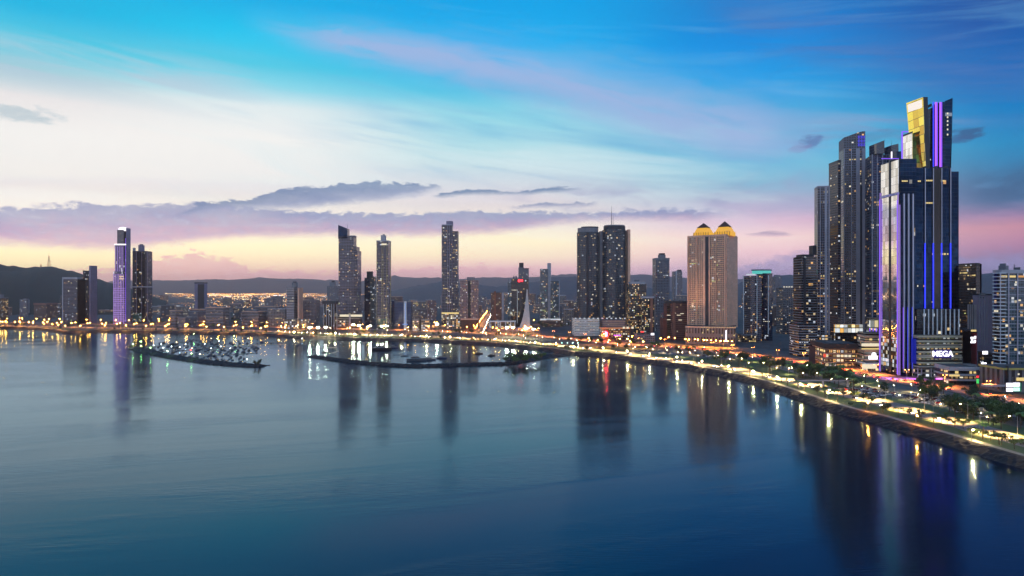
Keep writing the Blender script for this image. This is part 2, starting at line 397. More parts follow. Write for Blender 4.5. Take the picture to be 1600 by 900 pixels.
M_RED = pbr('red lattice paint', '8c2f26', 0.6)

# ------------------------------------------------------------ buildings
BUILT = []    # (x, y, radius) of what already stands
class Bld:
    def __init__(s, name, label, cat, px, ybase, group=None, D=None):
        s.D = D if D else (H-G)*F/(ybase-450.0)
        s.o = Vector(((px-800)/F*s.D, s.D, G)); s.px = px
        s.e = thing(name, label, cat, s.o, 0, group); s.faces = []; s.rad = 10
    def foot(s, x0, x1, depth, yaw=0.0, dD=0.0, shape='box'):
        D = s.D+dD; w = (x1-x0)/F*D; cx = ((x0+x1)/2-800)/F*D; cyy = D+depth/2
        for _ in range(30):
            if shape == 'round': pts = ellipse(cx, cyy, w, depth, yaw)
            elif shape == 'cham':
                c, sn = math.cos(yaw), math.sin(yaw); k = min(w, depth)*0.22
                q = [(-w/2+k, -depth/2), (w/2-k, -depth/2), (w/2, -depth/2+k), (w/2, depth/2-k), (w/2-k, depth/2), (-w/2+k, depth/2), (-w/2, depth/2-k), (-w/2, -depth/2+k)]
                pts = [(cx+x*c-y*sn, cyy+x*sn+y*c) for x, y in q]
            elif shape == 'bow':
                c, sn = math.cos(yaw), math.sin(yaw); q = [(-w/2+w*i/8, -depth/2-0.16*w*math.sin(math.pi*i/8)) for i in range(9)]+[(w/2, depth/2), (-w/2, depth/2)]
                pts = [(cx+x*c-y*sn, cyy+x*sn+y*c) for x, y in q]
            else: pts = rect(cx, cyy, w, depth, yaw)
            cyy += D-min(p[1] for p in pts)
            pp = [pxof(*p) for p in pts]; a, b = min(pp), max(pp)
            w *= max(0.5, min(2, (x1-x0)/(b-a))); cx += ((x0+x1)/2-(a+b)/2)/F*D
        return [(p[0]-s.o.x, p[1]-s.o.y) for p in pts]
    def vol(s, part, x0, x1, yt, yb=None, depth=20, mat=None, yaw=0.0, dD=0.0, shape='box', roof=None, yr=None, win=True, mats=None, lit_faces=True):
        """a block seen between x0..x1 and yt..yb; yr: top at its right end when the roof slopes"""
        D = s.D+dD; yaw = R(yaw)
        pts = s.foot(x0, x1, depth, yaw, dD, shape)
        z0 = 0 if yb is None else zat(yb, D)-G; z1 = zat(yt, D)-G
        top = z1
        if yr is not None:
            zr = zat(yr, D)-G; xa = min(p[0] for p in pts); xb = max(p[0] for p in pts)
            top = lambda p: z1+(zr-z1)*(p[0]-xa)/(xb-xa)
        b = MB(); b.prism(pts, z0, top, 0, 1, bottom=True)
        b.build(part, [mat or M_CONC, roof or M_ROOF], s.e)
        n = len(pts); zt = min(z1, zat(yr, D)-G) if yr is not None else z1
        if win:
            for i in range(n):
                a, c = pts[i], pts[(i+1) % n]
                nx, ny = c[1]-a[1], -(c[0]-a[0]); mx, my = (a[0]+c[0])/2+s.o.x, (a[1]+c[1])/2+s.o.y
                vis = (-mx*nx-my*ny)/(math.hypot(nx, ny)*math.hypot(mx, my)+1e-6)
                if vis > 0.08: s.faces.append((a, c, z0, zt, vis*math.hypot(nx, ny)))
        s.rad = max(s.rad, max(math.hypot(*p) for p in pts))
        return pts, z0, z1
    def slabs(s, pts, z0, z1, fh=3.4, proud=0.9, th=0.45, mat=None, name='balcony', every=1):
        cx = sum(p[0] for p in pts)/len(pts); cyy = sum(p[1] for p in pts)/len(pts)
        rad = max(math.hypot(p[0]-cx, p[1]-cyy) for p in pts); k = 1+proud/rad
        b = MB(); b.prism([(cx+(p[0]-cx)*k, cyy+(p[1]-cyy)*k) for p in pts], -th/2, th/2, 0, 0, bottom=True)
        me = b.mesh(name, [mat or M_PALE]); n = int((z1-z0)/fh)
        while n//every > 95: every += 1
        for i in range(1, n+1, every): link(name, me, s.e, (0, 0, z0+i*fh))
    def fins(s, pts_xy, z0, z1, w, mat, name='fin', proud=0.5):
        for (x, y) in pts_xy:
            b = MB(); b.box(x, y, z0, w, w+proud, z1-z0); b.build(name, [mat], s.e)
    def windows(s, n, bay=3.0, fh=3.4, pal=(0, 1, 2, 2, 3), zlo=0.0, zhi=1.0, w=None, h=None, runs=0.25, faces=None, mul=1.0):
        fs = faces or s.faces
        if not fs: return
        wt = np.array([f[4]*(f[3]-f[2]) for f in fs]); wt = wt/wt.sum(); used = set(); k = 0; tries = 0
        while k < n and tries < n*12:
            tries += 1
            i = RNG.choice(len(fs), p=wt); a, c, z0, z1, _ = fs[i]
            L = math.hypot(c[0]-a[0], c[1]-a[1]); nb = max(1, int(L/bay)); nf = int((z1-z0)/fh)
            if nf < 1: continue
            f = int(nf*(zlo+(zhi-zlo)*RNG.rand())); bb = RNG.randint(nb)
            run = 1+(RNG.randint(1, 6) if RNG.rand() < runs*1.2 else 0); mi = pal[RNG.randint(len(pal))] if RNG.rand() < .55 else 6
            for q in range(run):
                if bb+q >= nb or (i, f, bb+q) in used or k >= n: break
                used.add((i, f, bb+q)); t = (bb+q+0.5)*bay/L if L > bay else 0.5
                if t > 1: break
                x = a[0]+(c[0]-a[0])*t; y = a[1]+(c[1]-a[1])*t; an = math.atan2(c[1]-a[1], c[0]-a[0])
                nx, ny = (c[1]-a[1])/L, -(c[0]-a[0])/L
                link('lit_window', WINMESH[mi], s.e, (x+nx*0.03, y+ny*0.03, z0+(f+0.5)*fh), an, ((w or min(bay, L)*0.72)*RNG.choice((.45, .7, 1, 1.15)), 0.16, (h or fh*0.48)*RNG.choice((.6, .85, 1.1)))); k += 1
    def done(s): BUILT.append((s.o.x, s.o.y+s.rad*0.7, s.rad)); return s

# ------------------------------------------------------------ lines on the ground
def spline(pts, step=4.0):
    P = [Vector((p[0], p[1])) for p in pts]; P = [2*P[0]-P[1]]+P+[2*P[-1]-P[-2]]; out = []
    for i in range(1, len(P)-2):
        n = max(2, int((P[i+1]-P[i]).length/step))
        for k in range(n):
            t = k/n; a, b, c, d = P[i-1], P[i], P[i+1], P[i+2]
            out.append(0.5*((2*b)+(-a+c)*t+(2*a-5*b+4*c-d)*t*t+(-a+3*b-3*c+d)*t**3))
    out.append(P[-2]); return out
def normals(L):
    N = []
    for i in range(len(L)):
        d = (L[min(i+3, len(L)-1)]-L[max(i-3, 0)]).normalized(); N.append(Vector((-d.y, d.x)))
    return N
def offset(L, n):
    return [p+q*n for p, q in zip(L, normals(L))]
def strip(name, A, B, za, zb, mat, i0=0, i1=None):
    b = MB(); i1 = i1 or len(A)-1
    for i in range(i0, i1):
        b.face([(A[i].x, A[i].y, za), (A[i+1].x, A[i+1].y, za), (B[i+1].x, B[i+1].y, zb), (B[i].x, B[i].y, zb)], 0)
    return struct(b.build(name, [mat]))

shore_px = [(-60,513),(0,513.5),(60,516),(100,521),(140,519.5),(200,520),(300,521.5),(400,524.5),(460,528),(520,530),(560,532),(640,533.5),(700,536),(760,539.5),(800,543),(850,548.5),(892,554.5),(940,557),(1000,566),(1060,575),(1120,587),(1180,602),(1240,623),(1300,644),(1360,660),(1400,673),(1450,687),(1500,703),(1560,722)]
SH = [(-3200, 1600), (-2000, 1570)]+[gp(px, py, 0) for px, py in shore_px]+[(261, 330), (263, 240), (265, 100), (266, -60), (266, -400)]
S = spline(SH, 4.0); SN = normals(S)

def ground_mat(name, a, b, scale, rough=0.9, c=None):
    m = bpy.data.materials.new(name); m.use_nodes = True; T = NT(m.node_tree); p = T.n['Principled BSDF']
    co = T.new('ShaderNodeTexCoord').outputs['Object']
    n1 = T.noise(co, scale, 6, 0.65); n2 = T.noise(co, scale*9, 4, 0.6)
    k = T.mix(T.ls(T.add(T.mul(n1, 0.65), T.mul(n2, 0.35)), 0.35, 0.65), lin(a), lin(b))
    if c: k = T.mix(T.ss(T.noise(co, scale*0.4, 3), 0.55, 0.7), k, lin(c))
    T.l.new(k, p.inputs['Base Color']); p.inputs['Roughness'].default_value = rough
    return m
M_CITY = ground_mat('city ground', '2c2a2b', '4a4644', 0.02, c='232b20')
M_LAWN = ground_mat('park grass', '22381c', '42582a', 0.06, c='364c26')
M_ROAD = ground_mat('asphalt', '565452', '6a6764', 0.05)
M_PAVE = ground_mat('promenade paving', '6d665e', '8a8278', 0.2)
M_LOT = ground_mat('car park asphalt', '40403f', '5a5a57', 0.06)
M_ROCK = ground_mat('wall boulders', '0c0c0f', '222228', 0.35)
M_MARK = pbr('road paint', 'c9c6bc', 0.7)

# land sheet, reaching past the hills
inl = offset(S, 9.0)
loop = [(p.x, p.y) for p in inl[::3]]+[(inl[-1].x, inl[-1].y), (13000, -400), (13000, 14800), (-13000, 14800), (-13000, 1620)]
tri = tessellate_polygon([[Vector((x, y, 0)) for x, y in loop]])
me = bpy.data.meshes.new('ground'); me.from_pydata([(x, y, G) for x, y in loop], [], [tuple(t) for t in tri]); me.materials.append(M_CITY)
bmx = bmesh.new(); bmx.from_mesh(me); bmesh.ops.recalc_face_normals(bmx, faces=bmx.faces)
if bmx.faces[0].normal.z < 0: bmesh.ops.reverse_faces(bmx, faces=bmx.faces)
bmx.to_mesh(me); bmx.free()
struct(link('ground', me))

# water
def water_mat():
    m = bpy.data.materials.new('bay water'); m.use_nodes = True; T = NT(m.node_tree); T.n.clear()
    co = T.new('ShaderNodeTexCoord').outputs['Object']; x, y, z = T.sep(co)
    big = T.noise(T.xyz(T.mul(x, 0.0035), T.mul(y, 0.007), 0), 1.0, 4, 0.55, 0.8)
    slick = T.noise(T.xyz(T.mul(x, 0.0032), T.mul(T.add(y, T.mul(x, -0.30)), 0.016), 3.0), 1.0, 4, 0.55, 0.5)
    w1 = T.noise(T.xyz(T.mul(x, 0.10), T.mul(y, 0.22), 0), 1.0, 4, 0.55, 0.3)
    w2 = T.noise(T.xyz(T.mul(x, 0.5), T.mul(y, 0.9), 2), 1.0, 3, 0.5)
    w3 = T.noise(T.xyz(T.mul(x, 0.14), T.mul(y, 1.0), 7), 1.0, 2, 0.5)
    calm = T.mul(T.ss(slick, 0.60, 0.40, 0.15, 1.0), T.ls(big, 0.3, 0.7, 0.5, 1.35))
    h = T.mul(T.add(T.add(T.mul(w1, 0.6), T.mul(w2, 0.10)), T.mul(w3, 0.6)), calm)
    bp = T.new('ShaderNodeBump'); bp.inputs['Strength'].default_value = 1.0; bp.inputs['Distance'].default_value = 0.12
    T.l.new(h, bp.inputs['Height'])
    rough = T.add(T.ls(big, 0.3, 0.7, 0.10, 0.14), T.mul(T.ss(slick, 0.56, 0.70), -0.03))
    gl = T.new('ShaderNodeBsdfAnisotropic'); gl.inputs['Color'].default_value = (.62, .88, 1.04, 1); T.l.new(rough, gl.inputs['Roughness']); T.l.new(bp.outputs[0], gl.inputs['Normal'])
    df = T.new('ShaderNodeBsdfDiffuse'); df.inputs['Color'].default_value = (.0002, .004, .016, 1)
    fr = T.new('ShaderNodeFresnel'); fr.inputs['IOR'].default_value = 1.35; T.l.new(bp.outputs[0], fr.inputs['Normal'])
    mx = T.new('ShaderNodeMixShader'); T.l.new(fr.outputs[0], mx.inputs[0]); T.l.new(df.outputs[0], mx.inputs[1]); T.l.new(gl.outputs[0], mx.inputs[2])
    o = T.new('ShaderNodeOutputMaterial'); T.l.new(mx.outputs[0], o.inputs[0])
    return m
b = MB(); b.face([(-13000, -3000, 0), (13000, -3000, 0), (13000, 1900, 0), (-13000, 1900, 0)]); struct(b.build('water', [water_mat()]))

# boulder sea wall along the whole shore
b = MB(); prof = [(-2.0, -1.2), (0.0, 0.15), (1.7, 1.1), (3.3, 2.1), (5.0, 2.9), (6.8, 3.7), (8.6, 4.25), (9.6, 4.25), (9.7, 3.9)]
rows = []; S2 = spline(SH, 1.9)
for i, (p, n) in enumerate(zip(S2, normals(S2))):
    jit = 1.05
    rows.append([(p.x+n.x*(o+jit*(RNG.rand()-.5)) if k < 6 else p.x+n.x*o, p.y+n.y*(o+jit*(RNG.rand()-.5)) if k < 6 else p.y+n.y*o, z+(jit*(RNG.rand()-.5)*1.3 if k < 6 else 0)) for k, (o, z) in enumerate(prof)])
for a, c in zip(rows[:-1], rows[1:]):
    for k in range(len(prof)-1): b.face([a[k], c[k], c[k+1], a[k+1]])
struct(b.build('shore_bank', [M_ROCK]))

# which samples of the shore lie right of the marina
iR = min(range(len(S)), key=lambda i: (S[i]-Vector(gp(900, 554.5, 0))).length)
iM = min(range(len(S)), key=lambda i: (S[i]-Vector(gp(455, 528, 0))).length)
strip('promenade', offset(S, 9.7), offset(S, 14.5), G+.05, G+.05, M_PAVE)
lawn_in = []
for i, p in enumerate(S):
    w = 116 if i > iR+20 else (62 if i > iM else 40)
    if iR-30 < i <= iR+20: w = 62+(116-62)*(i-iR+30)/50
    lawn_in.append(p+SN[i]*w)
strip('lawn', offset(S, 14.5), lawn_in, G+.03, G+.03, M_LAWN)

# roads
main_px = [(-80,508.5),(0,509),(100,511),(200,513),(300,514.5),(400,517),(500,521),(600,524),(700,527.5),(800,533),(880,540.5),(940,547.5),(980,552),(1020,558.5),(1060,564),(1090,569),(1140,575),(1190,586),(1240,596),(1300,610),(1340,620),(1400,636),(1450,649),(1500,662),(1560,680),(1600,690)]
MAIN = spline([(-2600, 1630)]+[gp(*p) for p in main_px]+[(300, 300), (302, 180), (303, 60), (303, -300)], 4.0)
red_px = [(-60,504),(100,506),(250,508.5),(400,511),(520,514),(640,516.5),(760,521),(860,527),(960,537),(1040,542),(1100,546.5),(1140,552),(1200,560),(1260,568),(1320,579),(1380,591),(1430,600),(1500,611),(1560,621)]
REDL = spline([(-2600, 1760)]+[gp(*p) for p in red_px]+[(410, 420), (415, 300), (415, -300)], 4.0)
def road(name, L, w, z):
    strip(name, offset(L, w/2), offset(L, -w/2), G+z, G+z, M_ROAD) if False else strip(name, offset(L, -w/2), offset(L, w/2), G+z, G+z, M_ROAD)
    for sgn in (-1, 1):
        A = offset(L, sgn*(w/2+0.0)); B = offset(L, sgn*(w/2+0.5)); k = MB()
        for i in range(len(A)-1):
            a0, a1, b0, b1 = A[i], A[i+1], B[i], B[i+1]; zt = G+z+.14
            if sgn < 0: a0, a1, b0, b1 = b0, b1, a0, a1
            k.face([(a0.x, a0.y, zt), (a1.x, a1.y, zt), (b1.x, b1.y, zt), (b0.x, b0.y, zt)])
            k.face([(a0.x, a0.y, G-.1), (a1.x, a1.y, G-.1), (a1.x, a1.y, zt), (a0.x, a0.y, zt)])
            k.face([(b1.x, b1.y, G-.1), (b0.x, b0.y, G-.1), (b0.x, b0.y, zt), (b1.x, b1.y, zt)])
        struct(k.build('kerb', [M_CONC]))
    k = MB(); N = normals(L)
    for o in (-w/6, w/6):
        for i in range(0, len(L)-1, 3):
            p, q = L[i]+N[i]*o, L[i+1]+N[i+1]*o; n = N[i]*0.1
            k.face([(p.x-n.x, p.y-n.y, G+z+.012), (q.x-n.x, q.y-n.y, G+z+.012), (q.x+n.x, q.y+n.y, G+z+.012), (p.x+n.x, p.y+n.y, G+z+.012)])
    struct(k.build('road_marking', [M_MARK]))
road('road', MAIN, 22, .08); road('road', REDL, 20, .08)
# avenue running inland
AV = spline([gp(750, 523), gp(754, 514), gp(758, 505), gp(763, 496), gp(766, 490)], 6.0)
strip('road', offset(AV, -9), offset(AV, 9), G+.11, G+.11, M_ROAD)
# paths and car parks in the park
def patch(name, poly, mat, z):
    b = MB(); b.face([(x, y, G+z) for x, y in [gp(*p) for p in poly]]); o = b.build(name, [mat]); struct(o)
    me = o.data
    if me.polygons[0].normal.z < 0: me.flip_normals()
    return o
patch('parking_lot', [(985,546),(1110,546),(1180,560),(1140,563),(1060,556),(985,550)], M_LOT, .06)
patch('parking_lot', [(1335,607),(1400,601),(1480,612),(1560,632),(1500,642),(1400,623)], M_LOT, .06)
patch('parking_lot', [(1480,640),(1540,633),(1600,645),(1640,668),(1590,668)], M_LOT, .06)
patch('path', [(1195,571),(1215,570),(1330,600),(1320,603)], M_PAVE, .065)
patch('path', [(1480,622),(1600,640),(1600,644),(1480,625)], M_PAVE, .09)
patch('plaza', [(1130,540),(1360,560),(1420,585),(1390,588),(1300,569),(1130,549)], M_LOT, .05)

# breakwaters of dumped rock
def breakwater(px, width, top, seed):
    L = spline([gp(x, y, 0) for x, y in px], 2.5); N = normals(L); rs = np.random.RandomState(seed); b = MB(); rows = []
    n = len(L)
    for i, p in enumerate(L):
        e = min(1.0, (i+1)/6.0, (n-i)/6.0); w = (width(i/n) if callable(width) else width)*math.sqrt(e)
        r = []
        for t, z in ((-1, -1), (-.8, .3), (-.55, .75), (-.3, .95), (0, 1), (.3, .95), (.55, .75), (.8, .3), (1, -1)):
            o = t*w/2+w/2; r.append((p.x+N[i].x*o+rs.uniform(-.5, .5), p.y+N[i].y*o+rs.uniform(-.8, .8), max(-1, z)*top*e+rs.uniform(-.75, .75)))
        rows.append(r)
    for a, c in zip(rows[:-1], rows[1:]):
        for k in range(8): b.face([a[k], c[k], c[k+1], a[k+1]])
    b.face(rows[0]); b.face(list(reversed(rows[-1])))
    return struct(b.build('breakwater', [M_ROCK])), L
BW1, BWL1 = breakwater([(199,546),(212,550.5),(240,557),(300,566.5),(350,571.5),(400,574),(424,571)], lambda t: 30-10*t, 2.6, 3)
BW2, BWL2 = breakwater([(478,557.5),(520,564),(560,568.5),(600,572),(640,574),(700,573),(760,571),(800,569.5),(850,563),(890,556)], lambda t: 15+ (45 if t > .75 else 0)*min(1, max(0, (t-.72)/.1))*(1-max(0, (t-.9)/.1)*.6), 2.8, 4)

# ------------------------------------------------------------ hills
M_HILL = ground_mat('hill forest', '4a4148', '5c5250', 0.004)  # haze put into the far forest colour, warmer and lighter
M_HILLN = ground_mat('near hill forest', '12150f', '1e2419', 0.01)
def hill(px, D, depth, mat, seed, step=60, rough=6.0):
    rs = np.random.RandomState(seed); xs = [p[0] for p in px]; ys = [p[1] for p in px]
    x0 = (xs[0]-800)/F*D; x1 = (xs[-1]-800)/F*D; n = int((x1-x0)/step); m = 22
    ph = rs.rand(8)*7; v = []; f = []
    bump = rs.randn(n+1, m+1)*rough
    for i in range(n+1):
        x = x0+(x1-x0)*i/n; px_ = 800+F*x/D; h = zat(np.interp(px_, xs, ys), D)-G
        for j in range(m+1):
            t = j/m; prof = math.sin(math.pi*min(1, t*1.0))**0.8 if t < .5 else math.sin(math.pi*t)**1.2
            fold = 1+0.10*math.sin(x/depth*9+ph[0]+t*5)*(1-abs(2*t-1))+0.06*math.sin(x/depth*23+ph[1]-t*9)
            hh = h*prof*(fold if abs(t-.5) > .06 else 1.0)
            v.append((x*(1+(t-.5)*depth/D), D+(t-.5)*depth, G-3+max(0, hh+3+bump[i, j]*min(1, prof*1.5))))
    for i in range(n):
        for j in range(m):
            a = i*(m+1)+j; f.append((a, a+m+1, a+m+2, a+1))
    me = bpy.data.meshes.new('hills'); me.from_pydata(v, [], f); me.materials.append(mat); me.polygons.foreach_set('use_smooth', [True]*len(f))
    return struct(link('hills', me))
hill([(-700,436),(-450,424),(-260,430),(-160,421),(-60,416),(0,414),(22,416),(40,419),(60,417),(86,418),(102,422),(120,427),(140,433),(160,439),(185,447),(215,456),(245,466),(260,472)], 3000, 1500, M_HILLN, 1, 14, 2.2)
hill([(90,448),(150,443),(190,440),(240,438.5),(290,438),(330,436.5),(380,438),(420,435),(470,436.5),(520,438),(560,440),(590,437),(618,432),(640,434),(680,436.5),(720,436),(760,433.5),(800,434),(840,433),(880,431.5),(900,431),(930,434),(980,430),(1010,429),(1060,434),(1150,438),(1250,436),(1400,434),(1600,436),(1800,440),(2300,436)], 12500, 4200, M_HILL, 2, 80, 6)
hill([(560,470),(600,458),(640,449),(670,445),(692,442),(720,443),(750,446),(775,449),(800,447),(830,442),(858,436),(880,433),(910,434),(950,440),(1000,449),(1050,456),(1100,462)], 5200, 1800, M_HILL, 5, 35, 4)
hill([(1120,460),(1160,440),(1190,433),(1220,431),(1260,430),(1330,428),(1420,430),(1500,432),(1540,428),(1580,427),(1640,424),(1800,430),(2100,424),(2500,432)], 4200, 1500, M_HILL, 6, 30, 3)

# ------------------------------------------------------------ facades
F_DARKGRID = facade('dark gridded facade', '635f6c', '10141c', 3.0, 3.3, .78, .62, .05, 1.0)
F_BALC = facade('balcony facade', '736d78', '11141b', 3.6, 3.3, .82, .66, .06, 0.9)
F_PINK = facade('pink render facade', '8d6f72', '1b1a20', 3.0, 3.2, .62, .55, .10, 1.0)
F_STRIPE = facade('banded office facade', '8b7f80', '14151c', 40.0, 3.4, 1.0, .45, .0, 0.8)
F_GLASSBLUE = facade('blue curtain wall', '16202e', '142136', 2.4, 3.6, .94, .92, .012, 0.7, groughness=.06, gior=1.7, wall_rough=.3)
F_GLASSNAVY = facade('navy curtain wall', '0d1725', '172a42', 3.0, 4.0, .97, .95, .006, 0.6, groughness=.05, gmetal=1.0, wall_rough=.3, tilt=.003)
F_CURV = facade('slate curved facade', '454b54', '10151b', 3.6, 3.4, .85, .68, .05, 0.9)
F_MIRROR = facade('mirror curtain wall', '3a3a40', 'efeadd', 4.0, 8.0, .985, .975, .0, 0.0, groughness=.035, gmetal=1.0, wall_rough=.3, tilt=.006)
F_GOLD = facade('sunset tinted mirror wall', '4b3a1c', 'ffcf58', 5.0, 10.0, .995, .955, .0, 0.0, groughness=.04, gmetal=1.0, wall_rough=.4, tilt=.03)  # gold of the reflected sunset put into the glass tint
F_TEAL = facade('teal glazed facade', '5d6a72', '16363f', 2.8, 3.2, .85, .7, .12, 0.9, warm=.4)
F_BROWN = facade('brown hotel facade', '6d4a42', '31222a', 50.0, 3.2, 1.0, .30, .0, 0.8)
F_TAN = facade('tan apartment facade', 'dca684', '1c1a20', 3.4, 3.2, .78, .60, .06, 1.0)
F_TANPLAIN = facade('tan blank wall', 'ecb092', '3a3036', 9.0, 3.2, .10, .35, .35, 1.0)
F_YEL = facade('lit apartment facade', '3c3a38', '17181c', 2.6, 3.2, .7, .6, .22, 1.2, warm=.75)
F_GREYF = facade('grey slab facade', '757078', '1c1c24', 3.2, 3.2, .55, .5, .05, 0.9)
F_LOUV = facade('white louvred parking facade', 'c9cdc6', '5d655e', 3.0, 3.0, .9, .38, .30, 0.7, warm=.9)
F_BLUELIT = facade('blue panelled facade', '1e3a66', '14294c', 3.0, 3.2, .8, .5, .02, 0.6)
F_LOW = facade('low block facade', '5e5a5e', '17181e', 3.4, 3.4, .6, .45, .10, 1.1)
F_LOWB = facade('low pale facade', '7f7672', '1d1c22', 4.0, 3.4, .55, .45, .08, 1.0)
F_LOWC = facade('low brick facade', '6e4f47', '1c181c', 3.2, 3.2, .5, .45, .10, 1.0)
F_POD = facade('lit podium facade', '8a7c70', '2b2622', 4.0, 4.2, .75, .55, .45, 1.2, warm=.5)
F_DECK = facade('parking deck facade', 'a29a8c', '19160f', 60.0, 3.6, 1.0, .52, .0, 0.0)
F_BLACK = facade('black glass facade', '15161b', '0a0c11', 3.0, 3.5, .9, .8, .05, 0.9, groughness=.08)
F_PURPLE = facade('purple light tinted facade', '7d7390', '15162a', 2.6, 3.2, .66, .62, .05, 0.9)  # purple of the tower lighting put into the wall colour
M_MAUVE = pbr('mauve concrete wall', '86788a', 0.75, scale=.05)
M_TANP = pbr('tan plaster', 'd8a68c', 0.8, scale=.05)
M_BRICKRED = pbr('dark red cladding', '6d2029', 0.6, scale=.08)
M_TILE = pbr('brown roof tile', '4a2c24', 0.8, scale=.4)
M_FIN = pbr('pale aluminium fin', 'a9a7b4', 0.35, metal=.5, scale=.02)
L_PURPLE = glow('purple tube light', '8a52ff', 1.2)
L_VIOLET = glow('violet tube light', 'b45cff', 1.3)
L_BLUE = glow('blue tube light', '2f3dff', 1.6)
L_WHITE = glow('white sign light', 'f4f2ff', 2.2)
L_PALE = glow('pale crown light', 'fff6ff', 1.6)
L_GOLD = glow('gold crown glow', 'ffbc2a', 0.85)  # glow put into the crown drums in place of floodlight on them
L_RED = glow('red sign light', 'ff2a33', 1.6)
L_TEALS = glow('teal screen light', 'bff7e2', 1.6)
L_TEALC = glow('teal crown light', '5fd8d0', 0.8)
L_WARM = glow('warm strip light', 'ffd98a', 1.4)
L_GREEN = glow('green light', '35e06a', 1.0)

def mast(b, px, y0, y1, dD, r=0.5, name='antenna', mat=None):
    D = b.D+dD; m = MB(); x = (px-800)/F*D-b.o.x; z0 = zat(y0, D)-G; z1 = zat(y1, D)-G
    m.cyl(x, dD, z0, z1, r, r*.3, 6)
    for k in range(1, 5):
        z = z0+(z1-z0)*k/6; m.box(x, dD, z, 2.4*r+1.2-k*.2, .25, .25)
    m.build(name, [mat or M_STEEL], b.e)
def pent(b, *boxes, mat=None, name='penthouse'):
    for (x0, x1, yt, yb, d, dd) in boxes: b.vol(name, x0, x1, yt, yb, d, mat or M_CONC, dD=dd, win=False)
def parapet(b, pts, z, mat=None, h=1.2, name='parapet'):
    m = MB(); cx = sum(p[0] for p in pts)/len(pts); c2 = sum(p[1] for p in pts)/len(pts)
    o = [(cx+(p[0]-cx)*1.015, c2+(p[1]-c2)*1.015) for p in pts]; i = [(cx+(p[0]-cx)*.96, c2+(p[1]-c2)*.96) for p in pts]; n = len(pts)
    for k in range(n):
        j = (k+1) % n
        m.face([(*o[k], z-.3), (*o[j], z-.3), (*o[j], z+h), (*o[k], z+h)]); m.face([(*i[j], z-.3), (*i[k], z-.3), (*i[k], z+h), (*i[j], z+h)])
        m.face([(*o[k], z+h), (*o[j], z+h), (*i[j], z+h), (*i[k], z+h)])
    m.build(name, [mat or M_CONC], b.e)
def strip_light(b, px, y0, y1, dD, w, mat, name='light_strip', out=0.35):
    D = b.D+dD; x = (px-800)/F*D-b.o.x; z0, z1 = sorted((zat(y0, D)-G, zat(y1, D)-G))
    m = MB(); m.box(x, dD-out/2-.02, z0, w, out, z1-z0); m.build(name, [mat], b.e)
def plate(b, x0, x1, y0, y1, dD, mat, name, th=.5):
    D = b.D+dD; m = MB(); z0, z1 = zat(y1, D)-G, zat(y0, D)-G
    m.box(((x0+x1)/2-800)/F*D-b.o.x, dD-th/2-.03, z0, (x1-x0)/F*D, th, z1-z0); m.build(name, [mat], b.e)
def text_mesh(s, size, depth, mat):
    c = bpy.data.curves.new('lettering', 'FONT'); c.body = s; c.size = size; c.extrude = depth; c.align_x = 'CENTER'; c.align_y = 'CENTER'; c.offset = size*.02
    o = bpy.data.objects.new('lettering', c); COL.objects.link(o)
    dg = bpy.context.evaluated_depsgraph_get(); me = bpy.data.meshes.new_from_object(o.evaluated_get(dg))
    bpy.data.objects.remove(o); me.materials.clear(); me.materials.append(mat)
    me.transform(Matrix.Rotation(R(90), 4, 'X')); return me

# ---------- far left
b = Bld('office_block', 'dark low office block with scattered white lights at the left edge', 'office block', 4, 503)
p, z0, z1 = b.vol('wall', -14, 13, 466, depth=30, mat=F_YEL); pent(b, (-4, 6, 460, 466, 12, 8)); parapet(b, p, z1); b.windows(14, w=2, h=2); b.done()
b = Bld('water_tank', 'pale round tank tower at the foot of the dark hill', 'tank', 41, 492, D=2200)
b.vol('tank', 36.5, 46, 468, 489, 18, M_PALE, shape='round', win=False); b.vol('stand', 38, 45, 487, None, 14, M_CONC, shape='round', win=False); b.vol('lid', 38, 44.5, 466.5, 468, 14, M_CONC, dD=2, shape='round', win=False); b.done()
b = Bld('sports_hall', 'long low reddish hall left of the glass office block', 'hall', 72, 497)
p, z0, z1 = b.vol('wall', 53, 90, 476, depth=50, mat=F_LOWC); b.vol('roof', 52, 91, 473.5, 476, 54, pbr('rusty roof sheet', '8a5a4c', .7), dD=-1, win=False); b.windows(8, w=3); b.done()
b = Bld('glass_office', 'dark glass office block with pale corner piers below the hill', 'office block', 114, 506)
p, z0, z1 = b.vol('facade', 98, 131, 436, depth=34, mat=F_DARKGRID, yaw=8); b.vol('roof_slab', 97, 131, 433, 436, 35, M_PALE, yaw=8, win=False)
b.vol('corner_pier', 97, 100.5, 436, None, 5, M_PALE, dD=-1, win=False); b.vol('side_wall', 124, 131.5, 437, None, 30, M_MAUVE, dD=-.6, win=False)
b.windows(34, zhi=.45, pal=(2, 3, 3, 5)); b.windows(4, zlo=.85); b.done()
b = Bld('slab_tower', 'slim tower with dark striped half and taller pale slab beside glass block', 'tower', 141, 505)
p, z0, z1 = b.vol('facade', 129.5, 141, 424, depth=24, mat=F_BALC); b.slabs(p, z0, z1, 3.4, .5, mat=M_DARK); b.vol('pale_slab', 139, 152, 415, None, 26, M_MAUVE, dD=2, win=False)
b.vol('roof_slab', 129, 140, 422.6, 424, 24, M_DARK, dD=-.4, win=False); b.windows(13, pal=(2, 3)); b.done()

